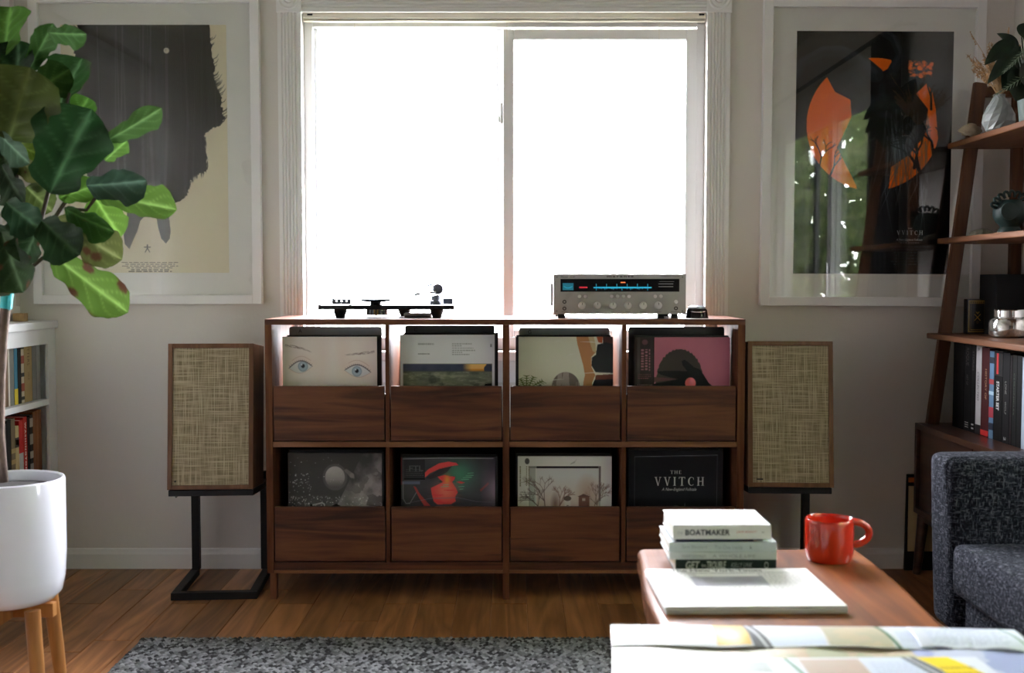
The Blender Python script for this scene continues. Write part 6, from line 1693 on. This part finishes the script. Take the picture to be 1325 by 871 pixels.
s_ = sheet('cover_print', cv, PRINTC, bk, (.0281, .001, .1895), (0, 0, -.188), (0, .144, 0))

# red mug
RED = mat('red_glaze', (.46, .024, .009, 1), .16, coat=.6, var=.02)
mgx, mgy = px(1077.2, 2.26), 2.26
mg = thing('red_mug', 'glossy red mug with a round handle on the coffee table', 'mug', (mgx, mgy, TT))
mr = .0485
prof = [(0, .003), (mr * .80, .003), (mr * .84, .0006), (mr * .90, .0012), (mr * .965, .010), (mr, .022), (mr, .080), (mr * .992, .084), (mr * .96, .0865), (mr * .925, .084), (mr * .915, .078), (mr * .90, .015), (mr * .8, .008), (0, .007)]
MB().lathe(prof, (mgx, mgy, TT), 48).build('body', RED, mg, smooth='auto')
pts = [(mgx + mr * .95 + .034 * math.cos(q), mgy - .004, TT + .056 + .0235 * math.sin(q)) for q in np.linspace(math.radians(100), math.radians(-100), 22)]
MB().tube(pts, [.0075] * 22, 12).build('handle', RED, mg, smooth=True)

# big creased map across the near end of the table
mp_ = thing('unfolded_map', 'large creased paper map with yellow panels spread over the near table end', 'map', (.5, 1.7, TT))
def mx_(x, Y=1.80): return px(x, Y)
cv = Canvas(260, 46, (206, 210, 214))
U = lambda x: (x - 790) / 400.0
cv.rect(U(923), 0, U(966), .95, (206, 176, 84)); cv.lines_of_text(U(930), .1, U(960), .8, 5, (120, 96, 50), .6, 1, .2); cv.poly([(U(962), 0), (U(975), 0), (U(992), 1), (U(968), 1)], (84, 88, 92)); cv.line([(U(966), 0), (U(984), 1)], .01, (190, 194, 198))
cv.rect(U(990), .05, U(1058), .95, (196, 208, 226)); cv.rect(U(1062), .03, U(1142), .98, (176, 172, 150)); m = cv.pmask([(U(1062), .03), (U(1142), .03), (U(1142), .98), (U(1062), .98)]); cv.mix(m * (cv.noise(30, 6, 3) > .5), (190, 176, 150), .7)
cv.line([(U(1136), 0), (U(1148), 1)], .012, (70, 110, 84)); cv.rect(U(1152), 0, 1, 1, (204, 214, 230)); cv.lines_of_text(U(1155), .3, U(1180), .8, 6, (150, 160, 176), .6, 2, .3); cv.lines_of_text(U(800), .1, U(900), .9, 8, (190, 192, 196), .7, 3, .3)
def wA(gx, gy, co):
    co = co.copy(); co[..., 2] += .005 * np.sin(gy * PI * .9) + .002 * np.sin(gx * 11) * gy + .003 * np.exp(-((gx - .42) / .05) ** 2) * gy; return co
T3 = Vector((.5, 1.7, TT))
def V3(x, Y, z): return Vector((x, Y, z)) - T3
def mapsheet(name, cv, p0, p1, p2, warp, thick=.0006):
    o = sheet(name, cv, PRINTC, mp_, V3(*p0), Vector(p1) - Vector(p0), Vector(p2) - Vector(p0), warp=warp)
    s_ = o.modifiers.new('thick', 'SOLIDIFY'); s_.thickness = thick; s_.offset = -1
    return o
def atl(x, y, Z): return tuple(atz(x, y, Z))
A0, A1, A2 = atl(790, 808.5, .463), atl(1186, 811.5, .463), atl(791.5, 837, .459)
mapsheet('map_panel', cv, A0, A1, A2, wA)
cv = Canvas(110, 46, (208, 216, 230)); cv.lines_of_text(.12, .12, .9, .9, 9, (150, 160, 182), .6, 5, .2); cv.lines_of_text(.3, .1, .62, .22, 1, (110, 120, 140), .8, 6, 0); cv.line([(.86, 0), (.99, 1)], .02, (96, 136, 116)); cv.rect(0, 0, .12, 1, (202, 208, 220))
A0, A1, A2 = atl(1172, 811, .468), atl(1312, 815, .466), atl(1192, 839, .460)
mapsheet('map_panel', cv, A0, A1, A2, wA)
cv = Canvas(300, 110, (204, 200, 184))
cv.mix(cv.noise(20, 6, 1), (168, 140, 110), .8); cv.mix((cv.noise(12, 5, 4) > .55).astype(float), (150, 168, 140), .5); cv.mix(np.clip((.30 - cv.U) * 4, 0, 1), (214, 214, 206), .9)  # left end whitened: window sheen painted into the map
cv.poly([(.70, 0), (1, 0), (1, 1), (.74, 1)], (150, 160, 196)); cv.mix((cv.U > .74) * (cv.noise(10, 6, 8) > .52), (190, 196, 210), .7); cv.poly([(.66, 0), (.79, 0), (.80, .3), (.72, .4)], (206, 176, 40), .0)
def wB(gx, gy, co):
    co = co.copy(); co[..., 2] += .002 * np.sin(gx * 17 + gy * 5) + .003 * np.sin(gy * 6); return co
A0, A1, A2 = atl(791.5, 834, .4565), atl(1336, 838, .4565), atl(795, 960, .4565)
mapsheet('map_panel', cv, A0, A1, A2, wB)
cv = Canvas(300, 90, (206, 212, 222))
U = lambda x: (x - 862) / 400.0
cv.rect(U(935), .1, U(988), .45, (166, 176, 176)); cv.lines_of_text(U(940), .14, U(985), .42, 5, (120, 130, 130), .5, 1, .2); cv.line([(U(1014), 0), (U(1032), 1)], .012, (96, 136, 110)); cv.rect(U(1030), .04, U(1108), 1, (178, 170, 158)); m = cv.pmask([(U(1030), .04), (U(1108), .04), (U(1108), 1), (U(1030), 1)]); cv.mix(m * cv.noise(24, 9, 3), (190, 160, 146), .7)
cv.rect(U(1110), 0, U(1200), 1, (196, 206, 224)); cv.lines_of_text(U(1118), .15, U(1190), .9, 9, (160, 170, 190), .6, 2, .3)
cv.poly([(U(1164), 0), (U(1182), 0), (U(1222), 1), (U(1198), 1)], (90, 94, 100)); cv.line([(U(1172), 0), (U(1208), 1)], .01, (190, 194, 200)); cv.poly([(U(1184), 0), (U(1226), 0), (U(1262), .9), (U(1240), 1), (U(1222), 1)], (226, 200, 40)); cv.lines_of_text(U(1200), .3, U(1246), .9, 4, (130, 110, 30), .6, 3, .3)
def wC(gx, gy, co):
    co = co.copy(); co[..., 2] += .003 * np.sin(gx * 7) * gy + .004 * np.sin(gy * PI); return co
A0, A1, A2 = atl(862, 853, .464), atl(1262, 850, .464), atl(880, 908, .462)
mapsheet('map_panel', cv, A0, A1, A2, wC)
